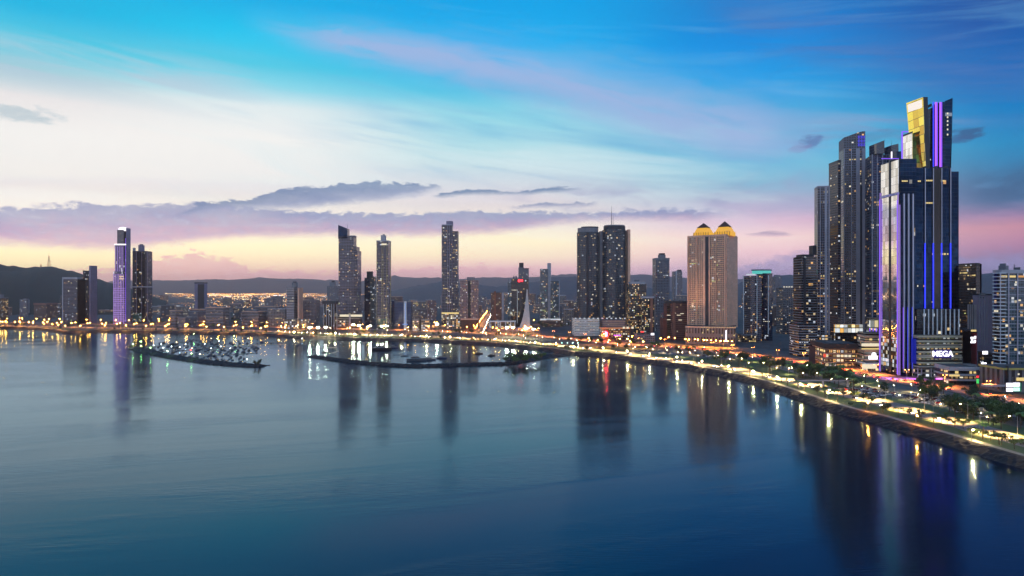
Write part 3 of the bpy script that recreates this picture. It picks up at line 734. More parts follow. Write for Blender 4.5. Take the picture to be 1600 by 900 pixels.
# ---------- purple tower
b = Bld('purple_tower', 'slender stepped tower washed purple, with glowing white rounded crown', 'tower', 190, 506)
p, z0, z1 = b.vol('base_shaft', 177, 203, 424, depth=36, mat=F_PURPLE, shape='box', yaw=4); b.windows(22, bay=2.6, fh=3.2, pal=(1, 2, 3))
q, _, _ = b.vol('middle_shaft', 179.5, 203, 382, 424.1, 33, F_PURPLE, dD=.8, yaw=4)
r_, c0, c1 = b.vol('upper_shaft', 183, 202, 359, 382.1, 28, F_GLASSBLUE, dD=1.8, yaw=4); b.windows(16, bay=2.6, fh=3.2, pal=(1, 2, 2))
b.vol('side_wall', 197, 204, 356, None, 20, M_MAUVE, dD=9, win=False)
# rounded crown
m = MB(); D = b.D+2; cp = b.foot(184, 202, 24, R(4), 2.2); cx_ = sum(q[0] for q in cp)/4; cy_ = sum(q[1] for q in cp)/4; zb = zat(360.5, D)-G; rings = []
for k in range(7):
    t = math.pi/2*k/6.4; f = max(.12, math.cos(t)**.7); rings.append([(cx_+(q[0]-cx_)*f, cy_+(q[1]-cy_)*f, zb+10*math.sin(t)) for q in cp])
m.loft(rings); m.build('crown', [L_PALE], b.e)
plate(b, 179, 197, 381, 383, .7, L_PALE, 'ledge_light')
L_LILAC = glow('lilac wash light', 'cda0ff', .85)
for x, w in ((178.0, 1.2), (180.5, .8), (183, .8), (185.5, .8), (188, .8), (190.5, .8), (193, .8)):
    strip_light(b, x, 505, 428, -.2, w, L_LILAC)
for x in (180.8, 183.6, 186.4, 189.2, 192): strip_light(b, x, 424, 385, .6, .7, L_LILAC)  # strips added to carry the lilac brightness up the shaft
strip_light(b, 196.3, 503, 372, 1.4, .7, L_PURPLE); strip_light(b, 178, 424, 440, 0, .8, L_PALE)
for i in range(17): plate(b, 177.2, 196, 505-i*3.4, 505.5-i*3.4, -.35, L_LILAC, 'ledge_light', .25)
for (px, y) in ((190, 419), (190.5, 422), (191, 425.5), (187.5, 415), (194, 415)): plate(b, px-.7, px+.7, y, y+2.6, .6, WIN[3], 'facade_lamp')
for y in (431, 434.5): plate(b, 186.5, 193.5, y, y+2, .4, WIN[1], 'lit_band')
b.done()
b = Bld('dark_tower', 'dark tower with short central roof turret beside the purple tower', 'tower', 222, 504)
p, z0, z1 = b.vol('facade', 207, 238, 392, depth=32, mat=F_DARKGRID, yaw=5); b.slabs(p, z0, z1, 3.4, .35, .35, M_DARK, 'floor_slab')
b.vol('corner_pinnacle', 207.3, 212, 387, 392, 8, M_PALE, dD=1, win=False); b.vol('roof_turret', 216, 226, 383, 392, 14, M_MAUVE, dD=6, win=False); b.vol('roof_turret', 218, 224, 381.5, 383.2, 8, M_CONC, dD=9, win=False)
b.vol('bay', 214, 227, 393, None, 6, F_BLACK, dD=-3)
for x in (213.5, 221.5, 230.5): strip_light(b, x, 392, 503, -3.1 if x < 227 else -.4, .8, M_MAUVE, 'pier')
plate(b, 207, 238, 447.3, 449, -3.4, M_PALE, 'belt_course'); plate(b, 208, 222, 489, 503, -3.4, facade('green light tinted base', '3e7a66', '173a33', 3, 3.2, .7, .6, .3, .9, warm=.3), 'lit_base'); b.windows(30, pal=(1, 2, 2, 3)); b.done()  # green light on the base is put into its wall colour
b = Bld('plain_block', 'plain dark block with blank walls, standing alone right of dark tower', 'block', 314, 497)
p, z0, z1 = b.vol('wall', 304, 324, 443, depth=40, mat=M_MAUVE, yaw=10, win=True); b.vol('roof_band', 303.8, 324.2, 441, 443, 41, M_DARK, yaw=10, win=False); b.vol('dark_recess_strip', 309, 319, 444, None, 3, M_DARK, dD=-1.2, win=False); b.windows(4); b.done()
# ---------- centre left
b = Bld('banded_hotel', 'horizontally striped hotel with round roof drum and pale blank side', 'hotel', 460, 513)
p, z0, z1 = b.vol('facade', 448, 466, 449, depth=30, mat=F_STRIPE); b.slabs(p, z0, z1, 3.6, .6, 1.3, M_PALE, 'floor_band'); b.vol('pale_side', 465, 473.5, 449.5, None, 28, M_TANP, dD=-1, win=False)
b.vol('roof_drum', 456, 465, 441.5, 449, 16, M_CONC, dD=6, shape='round', win=False); b.vol('drum_lid', 457.5, 463.5, 440, 441.6, 10, M_DARK, dD=9, shape='round', win=False)
q, a0, a1 = b.vol('podium', 444, 485, 499, depth=26, mat=F_POD, dD=-26); b.windows(18, bay=3, pal=(2, 3, 1)); b.done()
b = Bld('apartment_block', 'dim grey apartment block with many small lights behind striped hotel', 'apartment block', 487, 512)
p, z0, z1 = b.vol('wall', 474, 500, 470, depth=30, mat=F_GREYF, dD=20); pent(b, (483, 491, 467, 470, 10, 30)); parapet(b, p, z1); b.windows(20, pal=(2, 3)); b.done()
b = Bld('crowned_block', 'small grey tower with stepped top peeping left of slanted tower', 'tower', 519, 490)
p, z0, z1 = b.vol('wall', 511, 529, 447, depth=28, mat=F_GREYF); b.vol('crown', 515, 525, 441, 447, 18, M_CONC, dD=5, win=False); b.vol('crown', 518, 523, 438.5, 441.2, 10, M_DARK, dD=8, win=False); b.windows(6); b.done()
b = Bld('columned_block', 'dark block with tall vertical columns and heavy flat roof', 'office block', 516, 515.5)
p, z0, z1 = b.vol('facade', 505, 527.5, 475, depth=26, mat=F_BLACK, lit_faces=False); b.vol('roof_slab', 503.5, 529, 470.5, 475, 29, M_DARK, dD=-1.5, win=False)
for x in (506, 510, 514, 518, 522, 526.5): strip_light(b, x, 475, 515, -.1, 1.0, M_PALE, 'column', 1.2)
b.windows(6, pal=(2,)); b.done()
b = Bld('slanted_tower', 'tall gridded tower stepping down to the right under a slanted dark fin', 'tower', 545, 512)
p, z0, z1 = b.vol('facade', 529, 564.5, 391, depth=40, mat=F_BALC, shape='bow'); b.slabs(p, z0, z1, 3.6, .5, .5, M_MAUVE, 'floor_slab'); b.windows(40, bay=3.6, pal=(1, 2, 2, 5))
q, a, c = b.vol('upper_step', 529, 562, 385, 391, 34, F_BALC, dD=2); r_, a, c = b.vol('upper_step', 529, 557, 368.5, 385.1, 26, F_BALC, dD=4); b.slabs(r_, a, c, 3.6, .4, .5, M_MAUVE, 'floor_slab'); b.windows(14, bay=3.6, zlo=.6)
b.vol('slanted_fin', 528.3, 546.2, 351.5, 373, 20, F_GLASSNAVY, dD=4, yr=357.2, roof=M_DARK, win=False); b.vol('lower_fin', 545.5, 557, 368, 370, 16, M_MAUVE, dD=6, win=False); mast(b, 543, 357, 349, 12, .35)
b.vol('podium', 525, 566, 493.5, depth=24, mat=F_DECK, dD=-24); plate(b, 531, 566, 491.5, 494.8, -24.3, WIN[2], 'light_band'); plate(b, 525, 540, 500, 511, -24.3, F_POD, 'lobby'); plate(b, 548, 566, 499, 511, -24.4, F_YEL, 'lobby'); b.vol('pier', 545, 548.4, 492, None, 3, M_PALE, dD=-26.5, win=False); b.done()
b = Bld('slim_tower', 'slim unlit dark tower tucked between slanted and yellow-piered towers', 'tower', 578, 508)
p, z0, z1 = b.vol('facade', 569.5, 581, 434, depth=24, mat=F_GLASSBLUE); b.vol('facade_wing', 579, 588, 432, None, 20, F_TEAL, dD=8); b.vol('crown', 573, 583, 424, 434, 12, M_DARK, dD=7, win=False); b.windows(10, pal=(3, 4)); b.done()
b = Bld('piered_tower', 'tall tower with yellowish vertical piers and square penthouse', 'tower', 600, 515)
p, z0, z1 = b.vol('facade', 588.3, 611, 377, depth=30, mat=F_BALC); b.slabs(p, z0, z1, 3.4, .5, .45, M_MAUVE)
b.vol('parapet', 588, 611.3, 375.6, 377.2, 31, M_PALE, dD=-.5, win=False); b.vol('penthouse', 595, 603.5, 367.5, 376, 14, M_PALE, dD=8, win=False); pent(b, (598, 601.5, 366, 367.6, 5, 10))
for x in (588.8, 596.6, 598.6, 604.4, 610.4): strip_light(b, x, 378, 505, -.5, .9, pbr('lit yellow pier', '9c8a63', .6), 'pier', .6)  # piers have one even yellowish colour
b.windows(56, pal=(1, 2, 2, 5, 3), runs=.1); plate(b, 590, 605, 498, 513, -.6, facade('teal shop base', '2d5c50', '1d4f45', 3, 3.2, .7, .6, .35, 1.0, warm=.9), 'shop_base'); plate(b, 596, 604, 372.4+8, 374+9, -.7, WIN[2], 'lit_band'); b.done()
b = Bld('blue_office', 'deep blue office block with glowing vertical line down its middle', 'office block', 629, 514)
p, z0, z1 = b.vol('facade', 616, 645, 472, depth=30, mat=F_BLUELIT); b.vol('wing', 612, 622, 470, None, 20, F_BLUELIT, dD=14); b.vol('spine', 631, 635.5, 470.5, None, 4, M_WHITE, dD=-1.5, win=False)
strip_light(b, 633.3, 473, 507, -1.6, 1.0, glow('pale blue light', '7fb4ff', .8)); plate(b, 629, 637, 506, 507.5, -1.8, glow('pale blue light', '7fb4ff', .8), 'ledge_light'); parapet(b, p, z1); b.windows(4, pal=(3,)); b.done()
b = Bld('lit_offices', 'low pale office with lit floors beside the blue office block', 'office block', 658, 517)
for x0, x1 in ((644.5, 655), (658, 672)):
    p, z0, z1 = b.vol('wing', x0, x1, 500, depth=22, mat=F_POD); parapet(b, p, z1)
b.vol('stair_core', 655, 658, 498.5, None, 20, M_DARK, dD=2, win=False); b.windows(14, w=4, pal=(2, 3)); b.done()
b = Bld('tallest_centre_tower', 'tallest central tower, dark with two columns of lit windows', 'tower', 703, 513)
p, z0, z1 = b.vol('facade', 690, 708, 351.5, depth=30, mat=F_DARKGRID); b.windows(42, pal=(2, 2, 3, 1), runs=.35)
n0 = len(b.faces); q, a, c = b.vol('facade_wing', 706, 717, 362, None, 26, F_DARKGRID, dD=2.5); b.windows(50, pal=(1, 1, 2, 2), faces=b.faces[n0:], runs=.5)
b.vol('penthouse', 697.3, 708, 345.3, 351.7, 16, M_MAUVE, dD=6, win=False); b.vol('parapet', 690, 708.2, 350.6, 351.7, 30.5, M_PALE, dD=-.3, win=False); b.vol('parapet', 706, 717.2, 361.2, 362.2, 26.5, M_DARK, dD=2.2, win=False)
for x in (690.4, 699, 702.5, 706.5): strip_light(b, x, 352, 488, -.2, .8, M_MAUVE, 'pier', .7)
b.vol('podium', 689.5, 722, 490, depth=26, mat=F_POD, dD=-14); plate(b, 690, 717, 488, 490.5, -14.3, WIN[1], 'light_band'); plate(b, 690, 697, 496, 508, -14.3, F_YEL, 'lobby'); b.done()
b = Bld('pink_apartments', 'pink-grey apartment slab over brown box podium beside tallest central tower', 'apartment block', 732, 515)
p, z0, z1 = b.vol('facade', 719, 748, 438, 500, 30, F_PINK); b.vol('crown', 729.5, 742, 433, 438, 18, M_CONC, dD=5, win=False); b.vol('dark_recess_strip', 731, 735.5, 439, 500, 3, M_DARK, dD=-1, win=False); b.slabs(p, z0, z1, 3.2, .3, .3, M_TANP, 'floor_slab')
b.vol('podium', 720.5, 748.5, 499.5, depth=40, mat=pbr('brown cladding', '5a3d33', .8), dD=-2, win=False); b.vol('podium_rim', 720, 749, 497.8, 499.6, 41, M_TANP, dD=-2.5, win=False); b.windows(40, bay=3, fh=3.2, pal=(2, 2, 3, 1), w=1.6, runs=.05); b.done()
b = Bld('orange_block', 'orange-brown apartment block with small square windows', 'apartment block', 776, 505)
p, z0, z1 = b.vol('wall', 767, 787, 457, depth=28, mat=facade('orange brown facade', '8f5a45', '1f191b', 3.2, 3.2, .5, .5, .12, 1.0)); parapet(b, p, z1); b.vol('stair_core', 772, 775, 455, None, 4, pbr('rust render', '9a5a40', .8), dD=-.8, win=False); b.vol('side_pier', 784, 787.3, 457, None, 4, M_PALE, dD=-.5, win=False); b.windows(14, pal=(0, 1, 2), w=1.6); b.done()
b = Bld('twin_core_tower', 'dim purple tower with two stepped tops behind the black sign block', 'tower', 817, 500, D=1900)
b.vol('facade', 810, 819, 418, None, 22, F_GREYF); b.vol('turret', 811, 818, 410.5, 418, 12, M_DARK, dD=3, win=False); b.vol('facade_wing', 816.5, 826.3, 420, None, 24, F_GREYF, dD=4); b.vol('roof_band', 816.5, 826.3, 419, 420.2, 24, M_DARK, dD=3.8, win=False); b.windows(6); b.done()
b = Bld('sign_block', 'black glass block carrying a small red illuminated sign at top', 'office block', 811, 510)
p, z0, z1 = b.vol('facade', 799, 826, 436, depth=30, mat=F_BLACK); b.vol('grey_wing', 793.5, 800, 441, None, 24, F_TEAL, dD=2); b.vol('roof_plant', 802, 804, 431.5, 436, 5, M_STEEL, dD=8, win=False); b.vol('roof_plant', 805.2, 807.5, 431, 436, 5, M_STEEL, dD=8, win=False); mast(b, 794.5, 441, 432, 6, .3)
strip_light(b, 808.3, 452, 505, -.2, .5, WIN[3], 'light_strip')
m = MB(); D = b.D; u = F/D; zc = zat(438.5, D)-G
def sgn(x0, x1, y0, y1, mat, nm):
    plate(b, x0, x1, y0, y1, -.3, mat, nm, .5)
sgn(808.6, 817.8, 436.2, 441.4, pbr('deep red sign board', '5a0f16', .5, emit='ff1020', es=.10), 'sign_board')
for (x0, x1, y0, y1) in ((810, 811.8, 436.5, 440.6), (809.3, 811.9, 438.3, 439.6), (812.6, 813.9, 437, 439.8), (814.2, 815.4, 437, 439.8), (815.7, 816.9, 437, 439.8)): plate(b, x0, x1, y0, y1, -.85, glow('red neon letters', 'ff2a33', 7, True), 'sign_letter', .2)
plate(b, 820.2, 822.2, 437.4, 439.6, -.3, WIN[3], 'facade_lamp')
b.windows(14, pal=(1, 1, 2), runs=.6, zhi=.85); b.done()
b = Bld('teal_tower', 'teal glass tower with tall thin end slab and lower right wing', 'tower', 858, 506)
p, z0, z1 = b.vol('facade', 843.5, 856, 420, depth=26, mat=F_TEAL); b.vol('end_slab', 855, 861, 411, None, 18, M_PALE, dD=5, win=False); b.vol('wing', 859.5, 874, 439, None, 22, F_TEAL, dD=4); b.vol('wing_edge', 872.5, 874.5, 438.5, None, 20, M_PALE, dD=3.4, win=False); b.slabs(p, z0, z1, 3.2, .3, .3, M_PALE, 'floor_slab'); b.windows(60, bay=2.8, fh=3.2, pal=(2, 3, 4, 5, 5), zhi=.55, runs=.1); b.windows(12, bay=2.8, fh=3.2, pal=(2, 3, 4))
b.vol('podium', 843, 880, 500, depth=20, mat=F_POD, dD=-20); plate(b, 844, 876, 498, 500.3, -20.3, WIN[3], 'light_band'); b.done()
# arcade left of the monument
b = Bld('arcade', 'long low white arcade with lit arches left of the sail monument', 'arcade', 783, 516)
b.vol('roof_slab', 764, 806, 501, 503.2, 16, M_WHITE, win=False); b.vol('back_wall', 765, 805, 503, None, 3, F_POD, dD=13)
for x in (765.5, 774, 782, 790, 798, 804.5): b.vol('pillar', x-.7, x+.7, 503.1, None, 2, M_WHITE, dD=.5, win=False)
b.vol('terrace', 762, 830, 512.5, None, 10, pbr('pink terrace wall', 'a77a70', .8), dD=-26, win=False); b.done()
# sail monument
b = Bld('sail_monument', 'white curved sail-shaped monument tapering to a sharp tip', 'monument', 821, 517)
D = b.D; m = MB(); rings = []
for y, xl, xr in ((512, 811.5, 828.6), (505, 814.2, 828.2), (496, 817, 827.6), (485, 819.2, 826.8), (472, 821, 825.8), (460, 822.2, 824.9), (452, 823.2, 824.1)):
    xa, xb = (xl-800)/F*D-b.o.x, (xr-800)/F*D-b.o.x; t = (xb-xa)*.42; z = zat(y, D)-G
    rings.append([(xa, t, z), (xb, -t*.4, z), (xb, t*1.4, z)])
m.loft(rings); m.build('sail', [pbr('white shell concrete', 'b9b4b4', .6, scale=.1)], b.e); b.vol('plinth', 809, 832, 511.5, None, 22, M_WHITE, dD=-3, win=False); b.vol('step', 806, 835, 515, None, 28, M_PALE, dD=-6, win=False); b.done()
# ---------- centre
b = Bld('curved_tower', 'left one of two dark curved-front towers on the white louvred podium', 'tower', 919, 521)
p, z0, z1 = b.vol('facade', 901.5, 935.5, 362, 497.5, 40, F_CURV, shape='round'); b.slabs(p, z0, z1, 3.4, .7, .6, pbr('slate balcony edge', '4e5560', .7)); b.vol('crown', 902.5, 934.8, 355.5, 362, 37, M_CONC, dD=1.2, shape='round', win=False); b.vol('crown_lid', 908, 935, 353.6, 355.8, 30, M_DARK, dD=4, shape='round', win=False); b.vol('stair_core', 916, 920, 363, 497, 3, M_DARK, dD=-1, win=False)
b.windows(26, pal=(0, 1, 2, 2), runs=.6, bay=4); b.done()
b = Bld('curved_tower', 'right one of two dark curved-front towers, with roof mast and tall pale side wall', 'tower', 962, 521)
p, z0, z1 = b.vol('facade', 941, 977.5, 358.5, 497.5, 42, F_CURV, shape='round'); b.slabs(p, z0, z1, 3.4, .7, .6, pbr('slate balcony edge', '4e5560', .7)); b.vol('crown', 943, 977, 352.5, 358.6, 38, M_DARK, dD=2, shape='round', win=False); b.vol('crown_lid', 944, 976, 351, 352.6, 36, M_CONC, dD=3, shape='round', win=False)
b.vol('pale_side', 977.3, 985, 358.5, None, 30, M_TANP, dD=8, win=False); b.vol('link', 935.5, 942, 361, None, 20, M_CONC, dD=18, win=False); mast(b, 955.5, 352, 322, 18, .7); mast(b, 958, 352, 333, 20, .4); b.windows(26, pal=(0, 1, 2, 2, 3), runs=.5, bay=4); b.done()
b = Bld('parking_podium', 'white louvred car park podium below the two curved towers', 'car park', 934, 527)
p, z0, z1 = b.vol('louvred_wall', 894, 936.5, 498, 525, 50, F_LOUV); b.slabs(p, z0, z1, 3.0, .25, .9, M_WHITE, 'louvre_band'); b.vol('base', 895, 936, 525, None, 46, M_DARK, dD=.5, win=False); q, a, c = b.vol('pink_wing', 936.5, 976, 500, None, 44, pbr('pink light tinted render', '9a7770', .8), dD=6); b.slabs(q, a, c, 4, .3, .8, M_TANP, 'floor_band')  # pinkish light on the wing is put into its render colour
for x in range(898, 976, 7): plate(b, x, x+2.5, 496.6, 498.4, -.3 if x < 936 else 5.7, WIN[3], 'roof_lamp', 1)
b.windows(40, bay=3, fh=3, pal=(2, 3, 3), runs=.3, w=2.2, h=.8); b.done()
b = Bld('restaurant_block', 'low dark block with violet sign and warm shop windows by podium', 'shops', 965, 531)
p, z0, z1 = b.vol('wall', 937, 985, 514, depth=24, mat=facade('warm shop facade', '6a4636', '3a2416', 4, 4, .7, .6, .4, 1.1, warm=.4)); b.vol('corner_pier', 984, 990, 512, None, 10, M_DARK, dD=-1, win=False); b.vol('roof_band', 936, 985, 511.5, 514, 25, pbr('orange glowing fascia', 'b07a58', .7, emit='ff9a5a', es=.25), dD=-.6, win=False)  # orange light on the roof band put in as its own glow
plate(b, 959, 970, 523.2, 524.8, -.6, glow('violet sign light', 'd04cff', 1.5), 'sign'); plate(b, 946, 948.4, 519, 525, -.6, glow('red neon light', 'ff2038', 260, True), 'sign')
for x in (973, 979, 986.5): plate(b, x, x+3.4, 510.5, 513.5, -1.3, WIN[2], 'roof_lamp', 1)
b.windows(20, pal=(0, 1, 1, 2), bay=4, fh=4); b.done()
b = Bld('lit_apartments', 'dark apartment tower crowded with yellow lit windows beside curved tower', 'apartment block', 1000, 524)
p, z0, z1 = b.vol('facade', 979, 1010, 444, depth=30, mat=F_YEL); b.vol('crown', 982, 1008, 440, 444, 22, M_PALE, dD=3, win=False); pent(b, (991, 999, 437.5, 440, 10, 8)); q, a, c = b.vol('facade_wing', 1000, 1022, 466, None, 20, F_YEL, dD=-14); b.vol('roof_frame', 999.5, 1022.5, 463, 466, 20.5, M_PALE, dD=-14.4, win=False); b.vol('brick_edge', 1016, 1020, 466, None, 2, pbr('salmon render', '9a6450', .7), dD=-15.5, win=False)
b.windows(98, bay=2.6, fh=3.2, pal=(1, 1, 2, 5, 5), runs=.3); b.done()
b = Bld('grey_podium', 'low grey banded podium under the yellow-lit apartment tower', 'podium', 1006, 534)
p, z0, z1 = b.vol('wall', 991, 1023, 522, depth=26, mat=F_GREYF); b.slabs(p, z0, z1, 3.4, .4, 1.2, M_CONC, 'floor_band'); plate(b, 1017, 1022, 520.5, 523.5, -.8, L_WHITE, 'sign'); plate(b, 1001, 1006, 517.5, 519.5, 2, L_RED, 'sign'); b.vol('sign_post', 1001.5, 1005.5, 519, 522.5, .6, M_DARK, dD=2.4, win=False); b.vol('roof_curb', 1008, 1016, 519.5, 522, 8, M_DARK, dD=8, win=False); b.windows(4); b.done()
b = Bld('grey_tower', 'mid-height grey tower with stepped crown between lit apartments and gold twins', 'tower', 1032, 517)
p, z0, z1 = b.vol('facade', 1019.5, 1046, 406, depth=34, mat=F_GREYF); b.slabs(p, z0, z1, 3.4, .4, .5, M_CONC); b.vol('crown', 1028, 1040, 398, 406, 16, M_CONC, dD=8, win=False); b.vol('crown', 1029, 1039, 395.5, 398.2, 14, M_DARK, dD=9, win=False); b.vol('roof_band', 1019.3, 1046.3, 403, 406.2, 35, M_CONC, dD=-.4, win=False); b.windows(24, pal=(2, 2, 3), w=2); b.done()
b = Bld('small_tower', 'small dark tower seen between the grey tower and gold twins', 'tower', 1058, 490, D=2100)
p, z0, z1 = b.vol('facade', 1050, 1066, 424, depth=26, mat=F_GREYF); b.vol('crown', 1058, 1065, 421.5, 424, 12, M_DARK, dD=4, win=False); b.vol('pier', 1055.5, 1058, 423, None, 3, M_PALE, dD=-.8, win=False); b.windows(12, w=2.4, h=2); b.done()
b = Bld('brown_hotel', 'squat brown hotel with horizontal slits and central column', 'hotel', 1053, 532)
p, z0, z1 = b.vol('facade', 1040, 1075, 474, depth=40, mat=F_BROWN); b.vol('side_wing', 1031, 1042, 497, None, 26, pbr('red brown render', '6a3a30', .8), dD=3, win=False); b.vol('side_wing', 1037, 1042, 474.5, None, 26, pbr('red brown render', '6a3a30', .8), dD=6, win=False); b.vol('roof_slab', 1038, 1076, 470.5, 474.2, 43, M_DARK, dD=-1, win=False); b.vol('column', 1050.5, 1055.5, 473, None, 4, pbr('brown column', '7d574a', .8), dD=-2.5, win=False); pent(b, (1048, 1060, 468.5, 470.6, 14, 10))
for (x, y) in ((1043, 492), (1043, 499), (1059, 492), (1061, 499.5), (1064, 489.5)): plate(b, x-1, x+4.5, y, y+1, -.3, WIN[2], 'lit_window')
b.windows(6, pal=(2,)); b.done()
# ---------- gold topped twins (one slab with two crowns)
b = Bld('gold_topped_tower', 'broad tan apartment tower with two gold-lit pyramid crowns', 'tower', 1112, 537)
yw = -38
p, z0, z1 = b.vol('facade', 1074.5, 1151, 368, 513.5, 48, F_TAN, yaw=yw); b.windows(66, bay=3.4, fh=3.2, pal=(1, 1, 2, 2, 5), runs=.25, faces=[f for f in b.faces if f[4] > 30][:1])
b.slabs(p, z0, z1, 3.2, .7, .45, pbr('pale tan slab edge', 'e6bfa8', .7), 'floor_slab')
# blank right side wall, dark strip imitating a shaded central hollow, and piers stand just proud of the slab edges
P = [Vector(q) for q in p]; e0, e1 = P[0], P[1]; s1 = P[2]
def on_front(t, out=0.0):
    d = (e1-e0); n = Vector((d.y, -d.x)).normalized(); q = e0+d*t+n*out; return q
fy = math.atan2((e1-e0).y, (e1-e0).x); Lf = (e1-e0).length
for t, w, mt, nm, o in ((.45, 3.5, M_TANP, 'core_wall', 1.4), (.52, 7.0, M_DARK, 'dark_recess_strip', 1.2), (.585, 2.2, M_TANP, 'core_wall', 1.4), (.015, 2.0, M_TANP, 'pier', 1.4), (.985, 2.0, M_TANP, 'pier', 1.4), (.25, 1.0, M_TANP, 'pier', 1.3), (.76, 1.0, M_TANP, 'pier', 1.3)):
    q = on_front(t, o-.9); m = MB(); m.box(q.x, q.y, z0, w, 2.4, z1-z0-.5, fy); m.build(nm, [mt], b.e)
d2 = (s1-e1); mid = (e1+s1)/2; n2 = Vector((d2.y, -d2.x)).normalized(); m = MB(); m.prism(rect(mid.x+n2.x*.4, mid.y+n2.y*.4, d2.length, 2.6, math.atan2(d2.y, d2.x)), z0, z1+.5, 0, 0); m.build('side_wall', [F_TANPLAIN], b.e)
parapet(b, p, z1, M_TANP, 2.2)
b.vol('podium', 1071, 1150, 513, None, 60, facade('arched podium facade', '8f7670', '4a3a36', 4.5, 14, .5, .6, .0, 0), yaw=yw*.5, dD=-24)
b.vol('podium_rim', 1070.5, 1150.5, 510.8, 513.2, 61, M_TANP, yaw=yw*.5, dD=-24.5, win=False)
for tx, ty in ((1099.5, 348.5), (1132.5, 345.5)):
    t = .27 if tx < 1110 else .73
    q = on_front(t, -13); D = b.D+q.y; q = Vector(((tx-800)/F*D-b.o.x, q.y)); m = MB(); zb = z1+.4
    m.prism(rect(q.x, q.y, 27, 22, fy), zb, zb+6.5, 0, 0); m.loft([[(*v, zb+6.5) for v in rect(q.x, q.y, 24, 20, fy)], [(*v, zb+11.5) for v in rect(q.x, q.y, 20, 17, fy)], [(*v, zb+15) for v in rect(q.x, q.y, 15, 13, fy)]]); m.build('crown_drum', [L_GOLD], b.e)
    for k in range(-3, 4):
        m = MB(); f = Vector((math.cos(fy), math.sin(fy))); nn = Vector((math.sin(fy), -math.cos(fy))); c = q+f*k*4+nn*11.3; m.box(c.x, c.y, zb, .9, .8, 7, fy); m.build('crown_column', [pbr('gold column', 'b07a28', .5)], b.e)
    m = MB(); zt = zat(ty, D)-G; base = rect(q.x, q.y, 18, 16, fy)
    m.face([(*base[i], zb+14.6) for i in (3, 2, 1, 0)])
    for i in range(4): m.face([(*base[i], zb+14.6), (*base[(i+1) % 4], zb+14.6), (q.x, q.y, max(zt, zb+20))])
    m.build('pyramid_roof', [M_TILE], b.e)
m = MB(); q = on_front(.98, -12); m.box(q.x, q.y, z1, 5, 5, 8, fy); m.build('roof_turret', [M_TANP], b.e)
for px in (1084, 1104, 1124, 1142):
    l = bpy.data.lights.new('facade_uplight', 'SPOT'); l.energy = 130000; l.color = (1.0, .62, .34); l.spot_size = R(80); l.spot_blend = .8; l.shadow_soft_size = .6
    lo = link('facade_uplight', l, b.e, ((px-800)/F*(b.D-9)-b.o.x, -9, 27)); lo.rotation_euler = (R(160), 0, 0)
strip_light(b, 1134.5, 516, 534, -24.4, 1.6, L_WHITE, 'light_strip'); 
for k in range(14): plate(b, 1096+k*4, 1097.2+k*4, 511.3-.05*k, 512.3-.05*k, -26, WIN[1], 'rim_lamp')
for (x, y) in ((1097, 519), (1113, 517), (1105, 514), (1127, 523), (1146, 523)): plate(b, x, x+1.8, y, y+2, -26, WIN[1], 'lit_window')
b.done()
# ---------- right of the twins
b = Bld('teal_crowned_tower', 'dark striped tower with white fins and teal-lit rounded crown', 'tower', 1184, 533)
p, z0, z1 = b.vol('facade', 1161, 1190, 431, depth=36, mat=F_BALC, shape='bow'); b.slabs(p, z0, z1, 3.3, .5, .5, M_MAUVE); b.windows(20, pal=(2, 3, 2, 4)); n0 = len(b.faces); q, a, c = b.vol('facade_wing', 1182, 1207, 427, None, 30, F_GLASSBLUE, dD=6); b.windows(22, pal=(3, 3, 2), faces=b.faces[n0:])
b.vol('crown', 1175, 1205, 422.5, 428, 26, L_TEALC, dD=8, shape='round', win=False); b.vol('crown_lid', 1174, 1206, 420.8, 422.8, 28, M_CONC, dD=7, shape='round', win=False); plate(b, 1166, 1180, 428, 430, -6, WIN[3], 'roof_lamp')
for x in (1161.6, 1182.5, 1200.2): strip_light(b, x, 430, 522, -.6 if x < 1185 else 5.6, 1.1, M_WHITE, 'fin', 1.2)
b.vol('podium', 1152, 1182, 524, None, 20, F_YEL, dD=-22); b.vol('podium_roof', 1151, 1183, 522.5, 524.2, 22, M_CONC, dD=-23, win=False); b.windows(14, bay=3, faces=b.faces[-2:], pal=(1, 2)); b.done()
b = Bld('dim_block', 'dim grey block behind the teal-crowned tower', 'apartment block', 1214, 515, D=1700)
p, z0, z1 = b.vol('wall', 1204, 1222, 433, depth=30, mat=F_GREYF); b.vol('crown', 1209, 1219, 429.5, 433, 12, M_CONC, dD=5, win=False); b.windows(8); b.done()
b = Bld('dim_block', 'dim flat-topped block with rooftop lights left of the black banded tower', 'apartment block', 1228, 530, D=1300)
p, z0, z1 = b.vol('wall', 1213, 1243, 450, depth=34, mat=F_LOW); parapet(b, p, z1); 
for x in (1224, 1228, 1232, 1236): plate(b, x, x+2.2, 447.5, 449, 2, WIN[2], 'roof_lamp')
b.vol('lift_house', 1216, 1222, 446.5, 450, 9, M_CONC, dD=9, win=False); b.windows(22, w=2.0); b.done()
b = Bld('black_banded_tower', 'black tower with thin white floor bands and stepped roof', 'tower', 1257, 556)
p, z0, z1 = b.vol('facade', 1239.5, 1276, 401, depth=26, mat=F_BLACK, shape='box'); b.slabs(p, z0, z1, 3.3, .35, .5, pbr('light balcony edge', '8a8890', .6)); b.vol('roof_block', 1244, 1272, 397.5, 401.2, 18, M_DARK, dD=3, win=False); b.vol('roof_block', 1264, 1276, 383.5, 398, 12, M_DARK, dD=5, win=False); b.vol('groove', 1254.5, 1259, 402, 505, 3, M_DARK, dD=-1.4, win=False)
